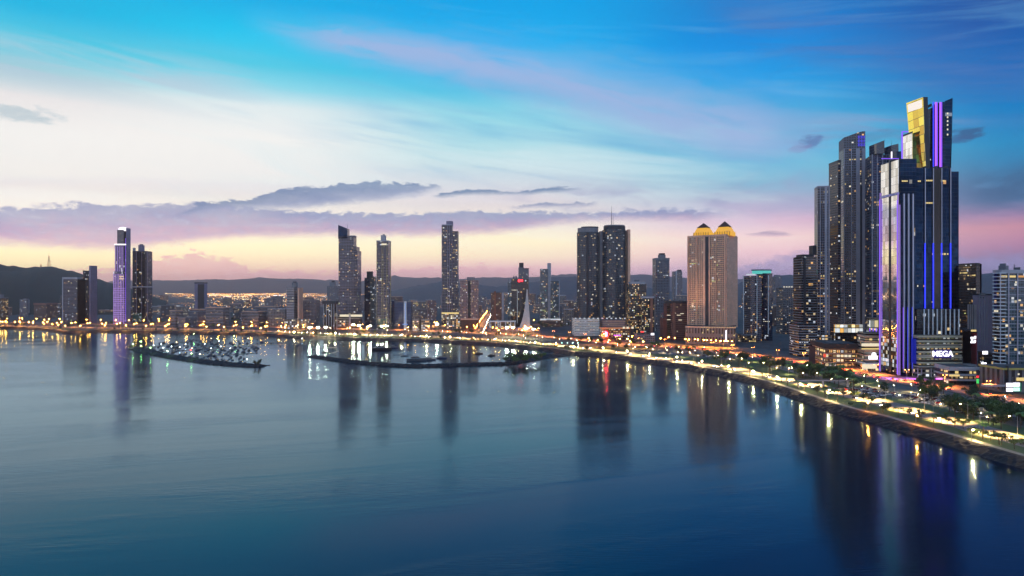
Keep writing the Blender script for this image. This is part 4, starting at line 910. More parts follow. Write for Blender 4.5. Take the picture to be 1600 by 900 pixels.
q, a, c = b.vol('podium', 1233.5, 1277, 506, None, 30, F_BLACK, dD=-14); b.slabs(q, a, c, 3.3, .5, 1.1, pbr('light balcony edge', '8a8890', .6), 'floor_band'); b.windows(16, pal=(0, 0, 1), runs=.7); n0 = b.faces[-2:]; b.windows(34, pal=(2, 3, 3), faces=n0, runs=.6); b.done()

# ---------- tall cluster on the right
F_CLUS = facade('cluster balcony facade', '68646f', '15161d', 3.2, 3.3, .72, .6, .05, .9)
F_CLUSB = facade('dark cluster facade', '4a4854', '12131a', 3.2, 3.3, .8, .6, .04, .9)
F_BLUECL = facade('blue grey balcony facade', '4c566e', '172131', 3.0, 3.3, .8, .62, .05, .9)
def pier(b, pts, t, y0, y1, w, mat, name='pier', out=.9, dD=0):
    """an upright standing on the front edge of an outline, t along it"""
    a, c = Vector(pts[0]), Vector(pts[1]); d = (c-a); n = Vector((d.y, -d.x)).normalized(); q = a+d*t+n*(out/2-.05)
    D = b.D+q.y; z0, z1 = sorted((zat(y0, D)-G, zat(y1, D)-G)); m = MB(); m.box(q.x, q.y, z0, w, out, z1-z0, math.atan2(d.y, d.x)); m.build(name, [mat], b.e)
M_EDGE = pbr('grey balcony edge', '85808c', .65)
M_PIER = pbr('pale concrete pier', '9a939c', .7, scale=.05)
b = Bld('cluster_tower', 'shortest slim tower at the left end of the tall cluster', 'tower', 1284, 556)
p, z0, z1 = b.vol('facade', 1272.5, 1296, 292, depth=22, mat=F_CLUS, yaw=-14); b.slabs(p, z0, z1, 3.3, .45, .45, M_EDGE); b.vol('parapet', 1272.2, 1296.3, 290, 292.3, 23, M_PIER, yaw=-14, dD=-.4, win=False)
for t, w in ((.22, .8), (.70, 3.2), (.97, 1.2)): pier(b, p, t, 291, 540, w, M_PIER)
b.windows(26, bay=3.2, fh=3.3, pal=(0, 1, 1), runs=.4); b.windows(10, pal=(0, 1), zlo=.4, zhi=.5, runs=.8)
b.vol('podium', 1273, 1300, 524, None, 20, F_POD, dD=-16); b.done()
b = Bld('cluster_tower', 'narrow unlit charcoal tower second from left in the tall cluster', 'tower', 1304, 555)
p, z0, z1 = b.vol('facade', 1295, 1314, 252, depth=26, mat=F_CLUSB, dD=8); b.vol('parapet', 1294.8, 1314.2, 250, 252.2, 27, M_DARK, dD=7.6, win=False); b.slabs(p, z0, z1, 3.3, .3, .3, M_DARK)
b.windows(16, pal=(0, 1, 3)); b.windows(6, pal=(1,), zlo=.42, zhi=.47, runs=1); b.done()
b = Bld('curved_roof_tower', 'tallest residential tower of the cluster, curved sloping roof glowing blue-violet', 'tower', 1331, 552)
p, z0, z1 = b.vol('facade', 1310.5, 1352, 231, depth=30, mat=F_CLUS, dD=2, yaw=-14); b.slabs(p, z0, z1, 3.3, .5, .5, M_EDGE)
ys = [213.5, 212, 210.5, 208.8, 207.3, 206, 205, 205]; m = MB(); A, B_, C_, D_ = (Vector(q) for q in p); NK = 7
fr = [A+(B_-A)*k/NK for k in range(NK+1)]; bk = [D_+(C_-D_)*k/NK for k in range(NK+1)]; zs = [zat(y, b.D+2)-G for y in ys]; zc = z1
for k in range(NK):
    f0, f1, g0, g1 = fr[k], fr[k+1], bk[k], bk[k+1]; u0, u1 = (B_-A).length*k/NK, (B_-A).length*(k+1)/NK
    m.face([(*f0, zc), (*f1, zc), (*f1, zs[k+1]), (*f0, zs[k])], 0, [(u0, zc), (u1, zc), (u1, zs[k+1]), (u0, zs[k])])
    m.face([(*g1, zc), (*g0, zc), (*g0, zs[k]), (*g1, zs[k+1])]); m.face([(*f0, zs[k]), (*f1, zs[k+1]), (*g1, zs[k+1]), (*g0, zs[k])])
m.face([(*D_, zc), (*A, zc), (*A, zs[0]), (*D_, zs[0])]); m.face([(*B_, zc), (*C_, zc), (*C_, zs[7]), (*B_, zs[7])])
m.build('curved_roof', [F_CLUS], b.e)
for t in (.68, .75, .82, .89, .96):
    for k in range(3): pier(b, p, t, 212+k*6, 216.5+k*6, .8, glow('violet crown light', '4a3cff', .9), 'crown_light', .3)
for t, w in ((.03, 1.0), (.36, 1.3), (.66, 5.0), (.93, 4.0)): pier(b, p, t, 232, 520, w, M_PIER)
pier(b, p, .79, 290, 520, 5.5, M_DARK, 'dark_bay', .7)
b.windows(40, bay=3.2, fh=3.3, pal=(0, 1, 1, 2), runs=.3); b.windows(8, pal=(1,), zlo=.36, zhi=.40, runs=1)
b.vol('podium', 1296, 1346, 520, None, 24, F_BLACK, dD=-24); plate(b, 1303, 1345, 507, 519, -24.5, facade('glowing lobby glass', '8a7a50', 'c9a94e', 5, 12, .9, .9, .9, 1.1, warm=.3), 'lobby_glass', 6); b.done()
b = Bld('blue_grey_tower', 'blue-grey balcony tower with angled glass roof screens beside the mirror glass tower', 'tower', 1380, 557)
p, z0, z1 = b.vol('facade', 1352, 1408, 240, depth=30, mat=F_BLUECL, dD=4, yaw=-14); b.slabs(p, z0, z1, 3.3, .45, .45, pbr('slate balcony edge', '4e5560', .7)); b.vol('roof_screen', 1358, 1382, 224, 240, 18, F_GLASSBLUE, dD=7, yr=219, win=False); b.vol('roof_screen', 1382, 1404, 227, 240, 16, F_GLASSBLUE, dD=9, yr=224.5, win=False)
for t, w in ((.03, 1.0), (.2, .8), (.38, .8), (.6, .8)): pier(b, p, t, 241, 500, w, M_PIER)
mast(b, 1393, 240, 218, 10, .3); b.windows(40, bay=3, fh=3.3, pal=(0, 0, 1, 3, 2), runs=.4)
b.vol('podium', 1354, 1378, 497, None, 26, F_POD, dD=-20); plate(b, 1358, 1375, 499, 511, -20.4, facade('glowing lobby glass', '8a7a50', 'c9a94e', 5, 12, .9, .9, .9, 1.1, warm=.3), 'lobby_glass', 3)
for x in (1359, 1364, 1369, 1374): plate(b, x-.6, x+.6, 513, 521, -20.4, L_PURPLE, 'light_strip')
b.done()

# ---------- slanted gold and violet tower behind the mirror tower
b = Bld('gold_faced_tower', 'tallest tower, leaning mirror face tinted sunset gold and violet-lit column rising behind mirror glass tower', 'tower', 1452, 574, D=760)
D = b.D; o = b.o
def W3(px, py, dD): 
    d = D+dD; return ((px-800)/F*d-o.x, dD, zat(py, d)-G)
def lean(pts_top, pts_bot, mats, name):
    m = MB(); m.loft([pts_bot, pts_top], 0, True, 1); m.build(name, mats, b.e)
def ext(t, q, z):                         # carry the lean of an edge down to height z
    t, q = Vector(t), Vector(q); k = (z-t.z)/(q.z-t.z); return tuple(t+(q-t)*k)
nt, nb_ = W3(1442.5, 151.5, 0), W3(1446.5, 258, 0); ft, fb = W3(1416, 158.5, 31), W3(1424.5, 261, 27)
ft = (ft[0], ft[1], nt[2]+1.5); N0, F0 = ext(nt, nb_, 4), ext(ft, fb, 4)
inn = lambda q, d=5.0: (q[0]+d, q[1], q[2])
m = MB(); m.loft([[F0, N0, inn(N0), inn(F0)], [ft, nt, inn(nt), inn(ft)]], 0, True, 1)
m.mi[0] = 2                              # only the leaning side carries the sunset gold tint
m.build('gold_face', [M_DARK, M_DARK, F_GOLD], b.e)
pz = Vector(ft)+(Vector(fb)-Vector(ft))*.07; 
m = MB(); a0 = [Vector(ft)+(Vector(nt)-Vector(ft))*t for t in (.08, .92)]; dz = [(Vector(fb)-Vector(ft))*.03, (Vector(nb_)-Vector(nt))*.03]; dz2 = [(Vector(fb)-Vector(ft))*.15, (Vector(nb_)-Vector(nt))*.15]
q = [a0[0]+dz[0], a0[1]+dz[1], a0[1]+dz2[1], a0[0]+dz2[0]]; off = Vector((-.35, 0, 0))
m.loft([[tuple(v+Vector((.2, 0, 0))) for v in (q[3], q[2], q[1], q[0])], [tuple(v+off) for v in (q[3], q[2], q[1], q[0])]]); m.build('screen', [glow('white screen light', 'fff2e6', 1.0)], b.e)
b.vol('core', 1444, 1458, 166, depth=24, mat=F_GLASSNAVY, dD=4, win=False)
b.vol('core_roof', 1446, 1456, 162, 166.2, 10, M_DARK, dD=12, win=False)
b.vol('violet_column', 1456, 1477, 159, depth=20, mat=F_GLASSNAVY, dD=1, shape='round', win=False)
for x, w, mt, dd in ((1458.2, 1.0, L_BLUE, 5), (1462, 1.9, L_VIOLET, 1.6), (1464.3, .8, L_PURPLE, 1.4), (1469, 1.9, L_VIOLET, 1.4), (1471.3, .8, L_PURPLE, 1.6), (1474.2, 1.2, L_PURPLE, 3)): strip_light(b, x, 159.5, 261, dd-.6, w, mt)
rt = [W3(1476, 158, 3), W3(1488.5, 153, 3), W3(1489, 154, 22), W3(1478, 158, 22)]; rb = [W3(1476, 262, 3), W3(1484.5, 262, 3), W3(1485, 262, 22), W3(1478, 262, 22)]
lean(rt, [ext(t, q, 4) for t, q in zip(rt, rb)], [F_GLASSNAVY, M_DARK], 'flared_wing')
for y in (176, 182, 188, 194, 201, 209): plate(b, 1479.5, 1481.3, y, y+2.6, 2.9, WIN[2], 'lit_window')
for (x, y) in ((1450, 249), (1453, 248.5)): plate(b, x-1, x+1, y, y+2, 3.8, WIN[3], 'roof_lamp')
b.vol('low_wing', 1410, 1426, 207, depth=20, mat=F_MIRROR, dD=16, win=False); b.vol('low_wing_roof', 1409, 1426, 205, 207.3, 22, M_DARK, dD=15, win=False); strip_light(b, 1409.4, 207, 250, 15.6, 1.6, L_PURPLE); plate(b, 1408.7, 1419, 205.2, 206.6, 14.8, L_PURPLE, 'light_strip')
b.done()

# ---------- mirror glass tower
b = Bld('mirror_glass_tower', 'broad navy glass tower with mirrored left face and violet-lit vertical fins', 'tower', 1405, 588)
D = b.D; o = b.o
p, z0, z1 = b.vol('navy_front', 1376, 1432, 248, depth=36, mat=F_GLASSNAVY, win=False)
x0 = (1405-800)/F*D-o.x
def dep(px): return (605.0/(px-800)-1)*D
for pa, pb in ((1377.2, 1389.3), (1393.2, 1404.3)):
    m = MB(); da, db = dep(pa), dep(pb); z_t = z1-.6
    m.prism([(x0-.45, da), (x0-.45, db), (x0+.1, db), (x0+.1, da)], 38, z_t, 0, 0, bottom=True); m.build('mirror_panel', [F_MIRROR], b.e)
m = MB(); m.prism([(x0-.5, dep(1389.3)), (x0-.5, dep(1393.2)), (x0+.1, dep(1393.2)), (x0+.1, dep(1389.3))], 2, z1-.3, 0, 0); m.build('dark_groove', [M_DARK], b.e)
m = MB(); m.prism([(x0-1.2, dep(1376.3)), (x0-1.2, dep(1405)), (x0+.1, dep(1405)), (x0+.1, dep(1376.3))], zat(307, D+15)-G, zat(303.5, D+15)-G, 0, 0, bottom=True); m.build('ledge', [pbr('lilac ledge', 'b9a6d6', .5)], b.e)
for px, hi in ((1377, 303), (1404.8, 303)):
    d = dep(px); m = MB(); m.box(x0-.9, d+.3, 1, .9, .9, zat(hi, D+d)-G); m.build('violet_fin', [glow('violet fin light', 'b48cf5', .55)], b.e)
    m = MB(); m.box(x0-1.7, d+.3, 2, .35, .8, zat(hi, D+d)-G-8); m.build('light_strip', [L_PURPLE], b.e)
n0 = len(b.faces)
left_face = [((x0-.05, dep(1377)), (x0-.05, 0), 2, 88, 30)]
m = MB(); m.prism([(x0-.4, dep(1377.5)), (x0-.4, dep(1404)), (x0+.1, dep(1404)), (x0+.1, dep(1377.5))], 8, 38, 0, 0); m.build('lobby_glass', [facade('amber atrium glass', '2a1d10', '4a3412', 3.0, 4.0, .9, .85, .6, .9, warm=.3)], b.e)
b.windows(34, bay=3, fh=4, pal=(0, 1, 1, 2), faces=left_face)  # lit panes stand in for gold lights reflected in this face
q, z2, z3 = b.vol('navy_wing', 1405, 1486.5, 262, depth=30, mat=F_GLASSNAVY, dD=3); b.vol('navy_wing', 1461, 1498, 268, None, 26, F_GLASSNAVY, dD=4); b.windows(26, bay=3, fh=4, pal=(1, 2, 2, 3, 0), zhi=.62, runs=.3, h=1.6)
for zz, xa, xb in ((281.8, 1409, 1418), (282, 1434, 1439), (281, 1447, 1467), (281.5, 1468, 1477), (316, 1446, 1462)):
    dd = 2.9 if xa > 1430 else -.1
    x = xa
    while x < xb:
        plate(b, x, min(xb, x+2.0), zz, zz+2.2, dd, WIN[1], 'lit_window', .2); x += 2.6
b.vol('brown_bay', 1457, 1470, 263, 482, 1.5, pbr('brown tinted glass', '1d1512', .12, var=.1), dD=1.6, win=False)
b.vol('penthouse', 1389, 1408, 236.5, 248, 14, F_GLASSNAVY, dD=12, win=False); strip_light(b, 1393, 237, 248, 11.6, 1.2, L_PALE); plate(b, 1377, 1404, 247.4, 248.4, 10, L_PURPLE, 'light_strip')
for i in range(3): b.vol('roof_plant', 1440+i*16, 1449+i*16, 259, 262, 8, M_DARK, dD=10, win=False)
for x in (1411.5, 1418.5, 1425.5):
    strip_light(b, x, 303, 582, -.3, 1.3, M_FIN, 'fin', 1.6); strip_light(b, x-.35, 480, 576, -2.0, .5, glow('soft blue tube light', '3a48ff', .9) if x > 1415 else L_PURPLE)
strip_light(b, 1405.2, 320, 586, -.2, .8, glow('violet fin light', 'b48cf5', .55), 'violet_fin', 1.2)
for x in (1445, 1457.8, 1470.8, 1484.8):
    strip_light(b, x, 262.5, 380, 2.6, .7, M_FIN, 'fin', 1.0); strip_light(b, x, 380, 482, 2.5, .75, L_BLUE, 'light_strip', 1.0)
q2, a2, c2 = b.vol('lower_storeys', 1428, 1500, 483, 524, 5, F_BLACK, dD=-2); b.windows(14, bay=3.5, fh=7, pal=(0, 0, 1), faces=b.faces[-1:], runs=.8, h=4.0)
for i in range(9): strip_light(b, 1443.5+i*6.75, 483, 523, -2.3, .8, M_WHITE, 'mullion', 1.0)
q3, a3, c3 = b.vol('parking_podium', 1423, 1503, 523.5, 575, 12, F_DECK, dD=-10, win=False); b.slabs(q3, a3, c3, 5.2, .5, 1.5, pbr('podium band', 'b0a58c', .7), 'floor_band')
for i in range(6): plate(b, 1434, 1499, 527.5+i*8.1, 529.5+i*8.1, -10.2, facade('dim deck light', '4a4434', '8a7f50', 4, 9, .6, 1, .5, .5, warm=.6), 'deck_opening', .2)
m = MB(); m.box(q3[0][0]-.9, q3[0][1]+5.5, a3+4, .5, 8, c3-a3-8); m.build('blue_side', [pbr('blue glowing louvre', '1a2a7a', .5, emit='1c2cff', es=.16)], b.e)  # blue light on this side put in as the louvre's own glow
b.vol('base', 1424, 1503, 575, None, 10, F_POD, dD=-8)
for x in (1434, 1440, 1455, 1470, 1485, 1500): b.vol('base_pier', x-.9, x+.9, 575.5, None, 2, M_PALE, dD=-11, win=False)
zc = zat(553, D-11)-G; me = text_mesh('MEGA', 7.6, .25, L_WHITE); so = link('sign_letters', me, b.e, ((1472-800)/F*(D-11)-o.x, -12.0, zc)); me.transform(Matrix.Rotation(0, 4, 'X'))
plate(b, 1459, 1486, 546.5, 559.5, -11.2, pbr('sign backing', '2a1c4a', .5, emit='5a3cff', es=.12), 'sign_board', .3)
b.done()

for px in (1392, 1425):
    l = bpy.data.lights.new('violet_uplight', 'SPOT'); l.energy = 30000; l.color = (.55, .15, 1.0); l.spot_size = R(140); lo = link('violet_uplight', l, b.e, ((px-800)/F*(D-14)-o.x, -16, 6))
# ---------- around the mirror tower
b = Bld('sign_podium', 'striped low building carrying round white lamp sign and slanted white panel', 'shops', 1357, 578)
p, z0, z1 = b.vol('wall', 1340, 1377, 520, depth=24, mat=F_DECK, dD=2, yaw=-10); b.slabs(p, z0, z1, 5, .4, 1.4, M_TANP, 'floor_band')
D = b.D; m = MB(); c = W3c = ((1364-800)/F*D-b.o.x, 0); zc = zat(551.5, D)-G
m.cyl(c[0], -1.5, 0, .5, 2.4, n=20); me = m.mesh('round_sign', [L_WHITE]); me.transform(Matrix.Rotation(R(90), 4, 'X')); link('round_sign', me, b.e, (0, -1.8+0.0, zc+0.0)); me.transform(Matrix.Translation((0, 0, 1.5*0)))
plate(b, 1357, 1371, 556, 561.5, -2.6, L_WHITE, 'sign_panel'); plate(b, 1346, 1375, 536.5, 541, -2.2, WIN[2], 'lit_band'); plate(b, 1346, 1375, 544, 546, -2.2, WIN[1], 'lit_band')
b.vol('shop_front', 1345, 1379, 570, None, 14, F_POD, dD=-14); plate(b, 1347, 1370, 568.5, 576, -14.4, WIN[2], 'shop_window'); b.vol('canopy', 1340, 1380, 567, 569, 18, M_WHITE, dD=-17, win=False); b.windows(14, bay=4, fh=5, pal=(1, 2)); b.done()
b = Bld('shopping_mall', 'wide low shopping mall with dark flat roof and warm lit floors', 'mall', 1302, 574)
p, z0, z1 = b.vol('wall', 1270, 1339, 545, depth=46, mat=facade('warm mall facade', '5a3a2a', '5a3616', 4, 5, .7, .55, .5, 1.2, warm=.4), yaw=-8); b.vol('roof_slab', 1266, 1341, 537.5, 545, 54, pbr('dark mall roof', '3d3230', .85), yaw=-8, dD=-4, win=False); b.vol('corner_wall', 1265, 1273, 541, None, 16, pbr('maroon cladding', '4b2a2a', .8), dD=-3, win=False); b.slabs(p, z0, z1, 5, .8, .6, M_TANP, 'floor_band')
plate(b, 1286.5, 1290.5, 553, 558, -1, glow('red mall sign', 'ff5030', .9), 'sign'); b.windows(46, bay=4, fh=5, pal=(0, 1, 1, 2), runs=.4); pent(b, (1290, 1310, 534.5, 537.8, 16, 12), (1318, 1330, 535.5, 537.8, 12, 14)); b.done()
b = Bld('dark_office', 'black office block with bright yellow top floors right of mirror tower', 'office block', 1513, 562, D=840)
p, z0, z1 = b.vol('facade', 1497, 1531, 413, depth=34, mat=F_BLACK); b.vol('side_pier', 1527.5, 1531.5, 412, None, 10, M_MAUVE, dD=-1, win=False); b.vol('roof_band', 1496.8, 1531.2, 410.8, 413.3, 34, M_DARK, dD=-.5, win=False); b.windows(22, pal=(1, 1, 5), zlo=.86, zhi=.98, runs=.8); b.windows(24, pal=(1, 2, 5), zhi=.8); b.done()
b = Bld('plain_slab_tower', 'plain grey slab tower without windows near the right edge', 'tower', 1536, 560, D=800)
p, z0, z1 = b.vol('wall', 1524, 1546, 461, depth=34, mat=M_MAUVE, win=False); parapet(b, p, z1); b.vol('lift_house', 1530, 1540, 457.5, 461, 10, M_CONC, dD=10, win=False)
for x in (1530, 1534, 1538, 1542): strip_light(b, x, 461, 540, -.1, .5, M_CONC, 'rib', .4)
b.vol('ribbed_annexe', 1513, 1524.5, 476, None, 16, M_PALE, dD=-14, win=False)
for x in (1515, 1518, 1521): strip_light(b, x, 476, 535, -14.1, .5, M_DARK, 'groove', .2)
for x in (1531.5, 1535.5): plate(b, x, x+2, 464, 466, -.2, M_DARK, 'vent', .3)
b.done()
b = Bld('red_sign_tower', 'narrow dark red block with white emblem near its top', 'tower', 1518, 592, D=655)
p, z0, z1 = b.vol('wall', 1510.5, 1526.5, 520, depth=14, mat=M_BRICKRED, win=False); b.vol('edge', 1509, 1512.5, 519, None, 12, M_PALE, dD=-.6, win=False); b.vol('roof_canopy', 1500, 1526, 515, 517.5, 16, M_DARK, dD=-2, win=False); plate(b, 1517, 1525, 515.2, 518, -2.4, WIN[1], 'roof_light'); b.vol('cap', 1510, 1527, 517.4, 520.3, 14.5, M_DARK, dD=-.4, win=False)
for (x0, x1, y0, y1) in ((1516.5, 1524, 526.5, 529.6), (1522.2, 1524.8, 525, 529), (1517.4, 1520, 529, 535.8), (1516.2, 1523.6, 533.6, 536), (1521.6, 1524.4, 531.2, 535)): plate(b, x0, x1, y0, y1, -.5, L_WHITE, 'emblem', .3)
b.done()
b = Bld('balcony_tower', 'grid-fronted apartment tower with stacked white balconies at the right edge', 'apartment block', 1585, 597, D=640)
p, z0, z1 = b.vol('facade', 1560, 1640, 427, depth=9, mat=F_TEAL); b.slabs(p, z0, z1, 6.8, .25, .5, M_FIN, 'transom'); q, a, c = b.vol('balcony_stack', 1553, 1570, 426, None, 7, F_BLACK, dD=-.6); b.slabs(q, a, c, 3.4, 1.2, .8, M_WHITE); b.vol('roof_slab', 1551, 1641, 421.5, 427.2, 12, M_PALE, dD=-1, win=False); pent(b, (1560, 1576, 415, 421.7, 10, 6), (1562, 1572, 411.5, 415.2, 7, 8), (1584, 1594, 417.5, 421.7, 9, 8)); mast(b, 1585, 418, 412, 8, .25)
for x in (1562.5, 1575.5, 1589.5, 1603): strip_light(b, x, 427, 575, -.1, .9, M_FIN, 'mullion', .7)
b.windows(34, pal=(0, 1, 2, 2, 3), runs=.3)
for k in range(3): plate(b, 1564+k*13.5, 1573+k*13.5, 430.5, 433.5, -.4, WIN[1] if k < 2 else WIN[0], 'lit_window')
b.done()
b = Bld('right_podium', 'low grey podium with yellow rim below the balcony tower', 'podium', 1570, 613)
p, z0, z1 = b.vol('wall', 1531, 1650, 578, depth=28, mat=facade('pillared podium facade', '6f6668', '3a3234', 6, 40, .5, .9, .0, 0)); b.vol('rim', 1530, 1650, 575, 578.2, 30, pbr('yellow rim', 'a8974e', .6), dD=-.8, win=False); b.vol('awning', 1533, 1580, 601, 604.5, 6, M_PALE, dD=-6, win=False); plate(b, 1588, 1650, 590, 595, -.4, WIN[1], 'lit_band')  # rim has one even yellow colour
b.windows(6, pal=(1, 2)); b.vol('corner_shaft', 1571, 1576, 572, None, 3, M_DARK, dD=-1.6, win=False); b.done()
b = Bld('banded_shops', 'low white-banded shopping building with violet-lit ground floor', 'shops', 1495, 602)
p, z0, z1 = b.vol('wall', 1461, 1530, 577, depth=26, mat=F_BLACK, yaw=-6); b.slabs(p, z0, z1, 4.6, 1.0, 1.5, M_PALE, 'floor_band'); b.vol('roof_slab', 1460, 1531, 573.5, 577.2, 28, M_PALE, yaw=-6, dD=-1, win=False)
plate(b, 1462, 1472, 590.5, 592.8, -1.6, glow('violet sign light', 'd04cff', 1.5), 'light_strip'); plate(b, 1483, 1499, 585.2, 588, -1.5, WIN[1], 'lit_band'); pent(b, (1505, 1526, 569.5, 573.7, 10, 8), name='roof_plant'); b.windows(12, bay=4, fh=4.6, pal=(1, 2)); b.done()
b = Bld('white_sign_shed', 'small dark shed with white lit panels between red block and balcony tower', 'shed', 1540, 595, D=690)
p, z0, z1 = b.vol('wall', 1528, 1552, 553, depth=20, mat=F_BLACK); b.vol('roof', 1527, 1553, 551.5, 553.3, 21, M_DARK, dD=-.5, win=False); plate(b, 1535, 1543, 548.5, 553.5, -1.0, L_WHITE, 'sign_panel'); plate(b, 1533, 1541, 566.5, 571.5, -.6, L_WHITE, 'sign_panel'); b.windows(8, pal=(3, 2)); b.done()
# screen on a post
t = Bld('billboard', 'white and teal four-panel lit billboard on post at right edge', 'billboard', 1583, 620)
for k, (x0, x1, y0, y1) in enumerate(((1572.2, 1582.4, 598.4, 604.2), (1583, 1593, 598, 603.8), (1572.2, 1582.2, 606, 611.8), (1583, 1593, 605.4, 611.2))): plate(t, x0, x1, y0, y1, -.4, L_TEALS if k == 3 else L_WHITE, 'panel', .3)
plate(t, 1571, 1594, 597, 612.8, 0, M_DARK, 'frame', .3); m = MB(); m.cyl(0, .3, 0, 16, .35, n=8); m.build('post', [M_STEEL], t.e); plate(t, 1594, 1595, 598, 612, 0, glow('teal glow', '1f9a78', .7), 'edge_light')
t = Bld('sign_totem', 'slim roadside totem with red and green lights at podium corner', 'sign', 1527, 611)
plate(t, 1525, 1529.5, 578, 610, 0, M_DARK, 'post', .6); plate(t, 1525.5, 1529, 587, 590, -.7, L_RED, 'sign_panel'); plate(t, 1525.5, 1529, 592, 599, -.7, L_GREEN, 'sign_panel')
# footbridge over the coast road
t = thing('footbridge', 'concrete footbridge crossing the bright coast road on slim pillars', 'footbridge', (252, 606, G))
m = MB(); m.box(24, 0, 5.6, 50, 3.4, .7); m.build('deck', [M_PALE], t)
for s in (-1, 1): m = MB(); m.box(24, s*1.6, 6.3, 50, .12, 1.1); m.build('railing', [M_STEEL], t)
for x in (2, 24, 46): m = MB(); m.box(x, 0, 0, 1.2, 1.6, 5.6); m.build('pillar', [M_PALE], t)
m = MB(); m.loft([[(48, -1.5, 5.6), (48, 1.5, 5.6), (48, 1.5, 6.2), (48, -1.5, 6.2)], [(66, -1.5, 0), (66, 1.5, 0), (66, 1.5, .6), (66, -1.5, .6)]]); m.build('ramp', [M_PALE], t)
# telecom mast on the hill
def lattice(name, label, px, ybase, ytop, D, w):
    x = (px-800)/F*D; zb = zat(ybase, D); h = zat(ytop, D)-zb
    t = thing(name, label, 'mast', (x, D, zb-6)); m = MB()
    for sx in (-1, 1):
        for sy in (-1, 1): m.tube([(sx*w, sy*w, 0), (sx*w*.15, sy*w*.15, h*.8+6)], .45, 5)
    n = 9
    for k in range(n):
        z = 3+(h*.8)*k/n; r = w*(1-.85*z/(h*.8+6)); z2 = 3+(h*.8)*(k+1)/n; r2 = w*(1-.85*z2/(h*.8+6))
        for a, c in (((-r, -r), (r2, -r2)), ((r, -r), (-r2, -r2)), ((-r, r), (r2, r2))): m.tube([(a[0], a[1], z), (c[0], c[1], z2)], .3, 4)
    m.build('lattice', [M_RED], t); m = MB(); m.cyl(0, 0, h*.75, h+6, .5, .25, 6); m.build('aerial', [M_RED], t)
    m = MB(); m.box(0, 0, h*.55, w*1.6, w*1.6, .8); m.build('platform', [M_STEEL], t)
lattice('telecom_mast', 'tall red lattice telecom mast on the dark hilltop', 76.5, 419, 395, 3000, 6)
lattice('telecom_mast', 'short thin lattice mast left of the tall mast on the hilltop', 64, 419, 411, 3000, 3)

# ------------------------------------------------------------ low city behind the shore
LOWM = [F_LOW, F_LOWB, F_LOWC, F_GREYF, F_PINK, F_STRIPE]
LOWN = ['grey concrete', 'beige rendered', 'brick brown', 'dim grey', 'pinkish', 'striped']
LANDMARKS = [(20, 'dark hill'), (72, 'reddish hall'), (114, 'dark glass office'), (141, 'pale slab tower'), (190, 'purple tower'), (222, 'dark turret tower'), (262, 'marina'), (314, 'plain dark block'), (370, 'breakwater tip'), (420, 'marina mouth'), (460, 'striped hotel'), (490, 'grey apartment block'), (516, 'columned block'), (545, 'slanted tower'), (578, 'slim tower'), (600, 'yellow-piered tower'), (630, 'blue office'), (658, 'lit low office'), (703, 'tallest central tower'), (734, 'pink apartments'), (776, 'orange block'), (821, 'sail monument'), (858, 'teal tower'), (885, 'basin corner'), (919, 'left curved tower'), (962, 'right curved tower'), (1000, 'yellow-lit apartments'), (1032, 'grey tower'), (1053, 'brown hotel'), (1088, 'left gold crown'), (1130, 'right gold crown'), (1184, 'teal-crowned tower'), (1222, 'dim block'), (1257, 'black banded tower'), (1284, 'shortest cluster tower'), (1320, 'curved-roof tower'), (1360, 'round white sign'), (1400, 'mirror tower'), (1450, 'white sign letters'), (1490, 'banded shops'), (1518, 'red sign tower'), (1545, 'plain slab tower'), (1580, 'teal billboard')]
def near_lm(px): return min(LANDMARKS, key=lambda l: abs(l[0]-px))[1]
rs = np.random.RandomState(21)
def low_block(x, y, w, d, h, yaw, k, nw, near):
    o = thing('low_building', '', 'building', (x, y, G), 0, 'low city buildings behind the shore')
    m = MB(); p = rect(0, 0, w, d, yaw); m.prism(p, 0, h, 0, 1); m.build('wall', [LOWM[k], M_ROOF], o)
    b = type('x', (), {})(); b.e = o; parapet(b, p, h, [M_CONC, M_PALE, M_TANP][k % 3], 1.0)
    r = rs.uniform(-.25, .25, 2); m = MB(); m.box(r[0]*w, r[1]*d, h, min(w*.35, 9), min(d*.35, 8), rs.uniform(2.2, 4.5), yaw, 0); m.build('lift_house', [M_CONC], o)
    m = MB()
    for q in range(3): m.box(rs.uniform(-.38, .38)*w, rs.uniform(-.38, .38)*d, h, 2.2, 1.8, 1.5, yaw)
    m.build('roof_plant', [M_STEEL], o)
    f = Bld.__new__(Bld); f.e = o; f.faces = []; f.o = Vector((x, y, G))
    for i in range(4):
        a, c = p[i], p[(i+1) % 4]; nx, ny = c[1]-a[1], -(c[0]-a[0]); mx, my = (a[0]+c[0])/2+x, (a[1]+c[1])/2+y
        v = (-mx*nx-my*ny)/(math.hypot(nx, ny)*math.hypot(mx, my))
        if v > .1: f.faces.append((a, c, 0, h, v*math.hypot(nx, ny)))
    s = max(1.0, y/1600); f.windows(nw, bay=3.4, fh=3.4, pal=(0, 0, 1, 2, 2, 3), w=2.2*s, h=1.5*s, runs=.15)
    px = pxof(x, y)
    size = 'tall' if h > 34 else ('mid-rise' if h > 18 else 'low')
    lab = f'{size} {LOWN[k]} building {"far behind" if y > 2300 else "behind"} {near_lm(px)}'
    o['label'] = lab; LATER.append((o, lab)); BUILT.append((x, y, max(w, d)*.62))
def free(x, y, r): return all((x-a)**2+(y-b)**2 > (r+c)**2 for a, b, c in BUILT)
cnt = 0
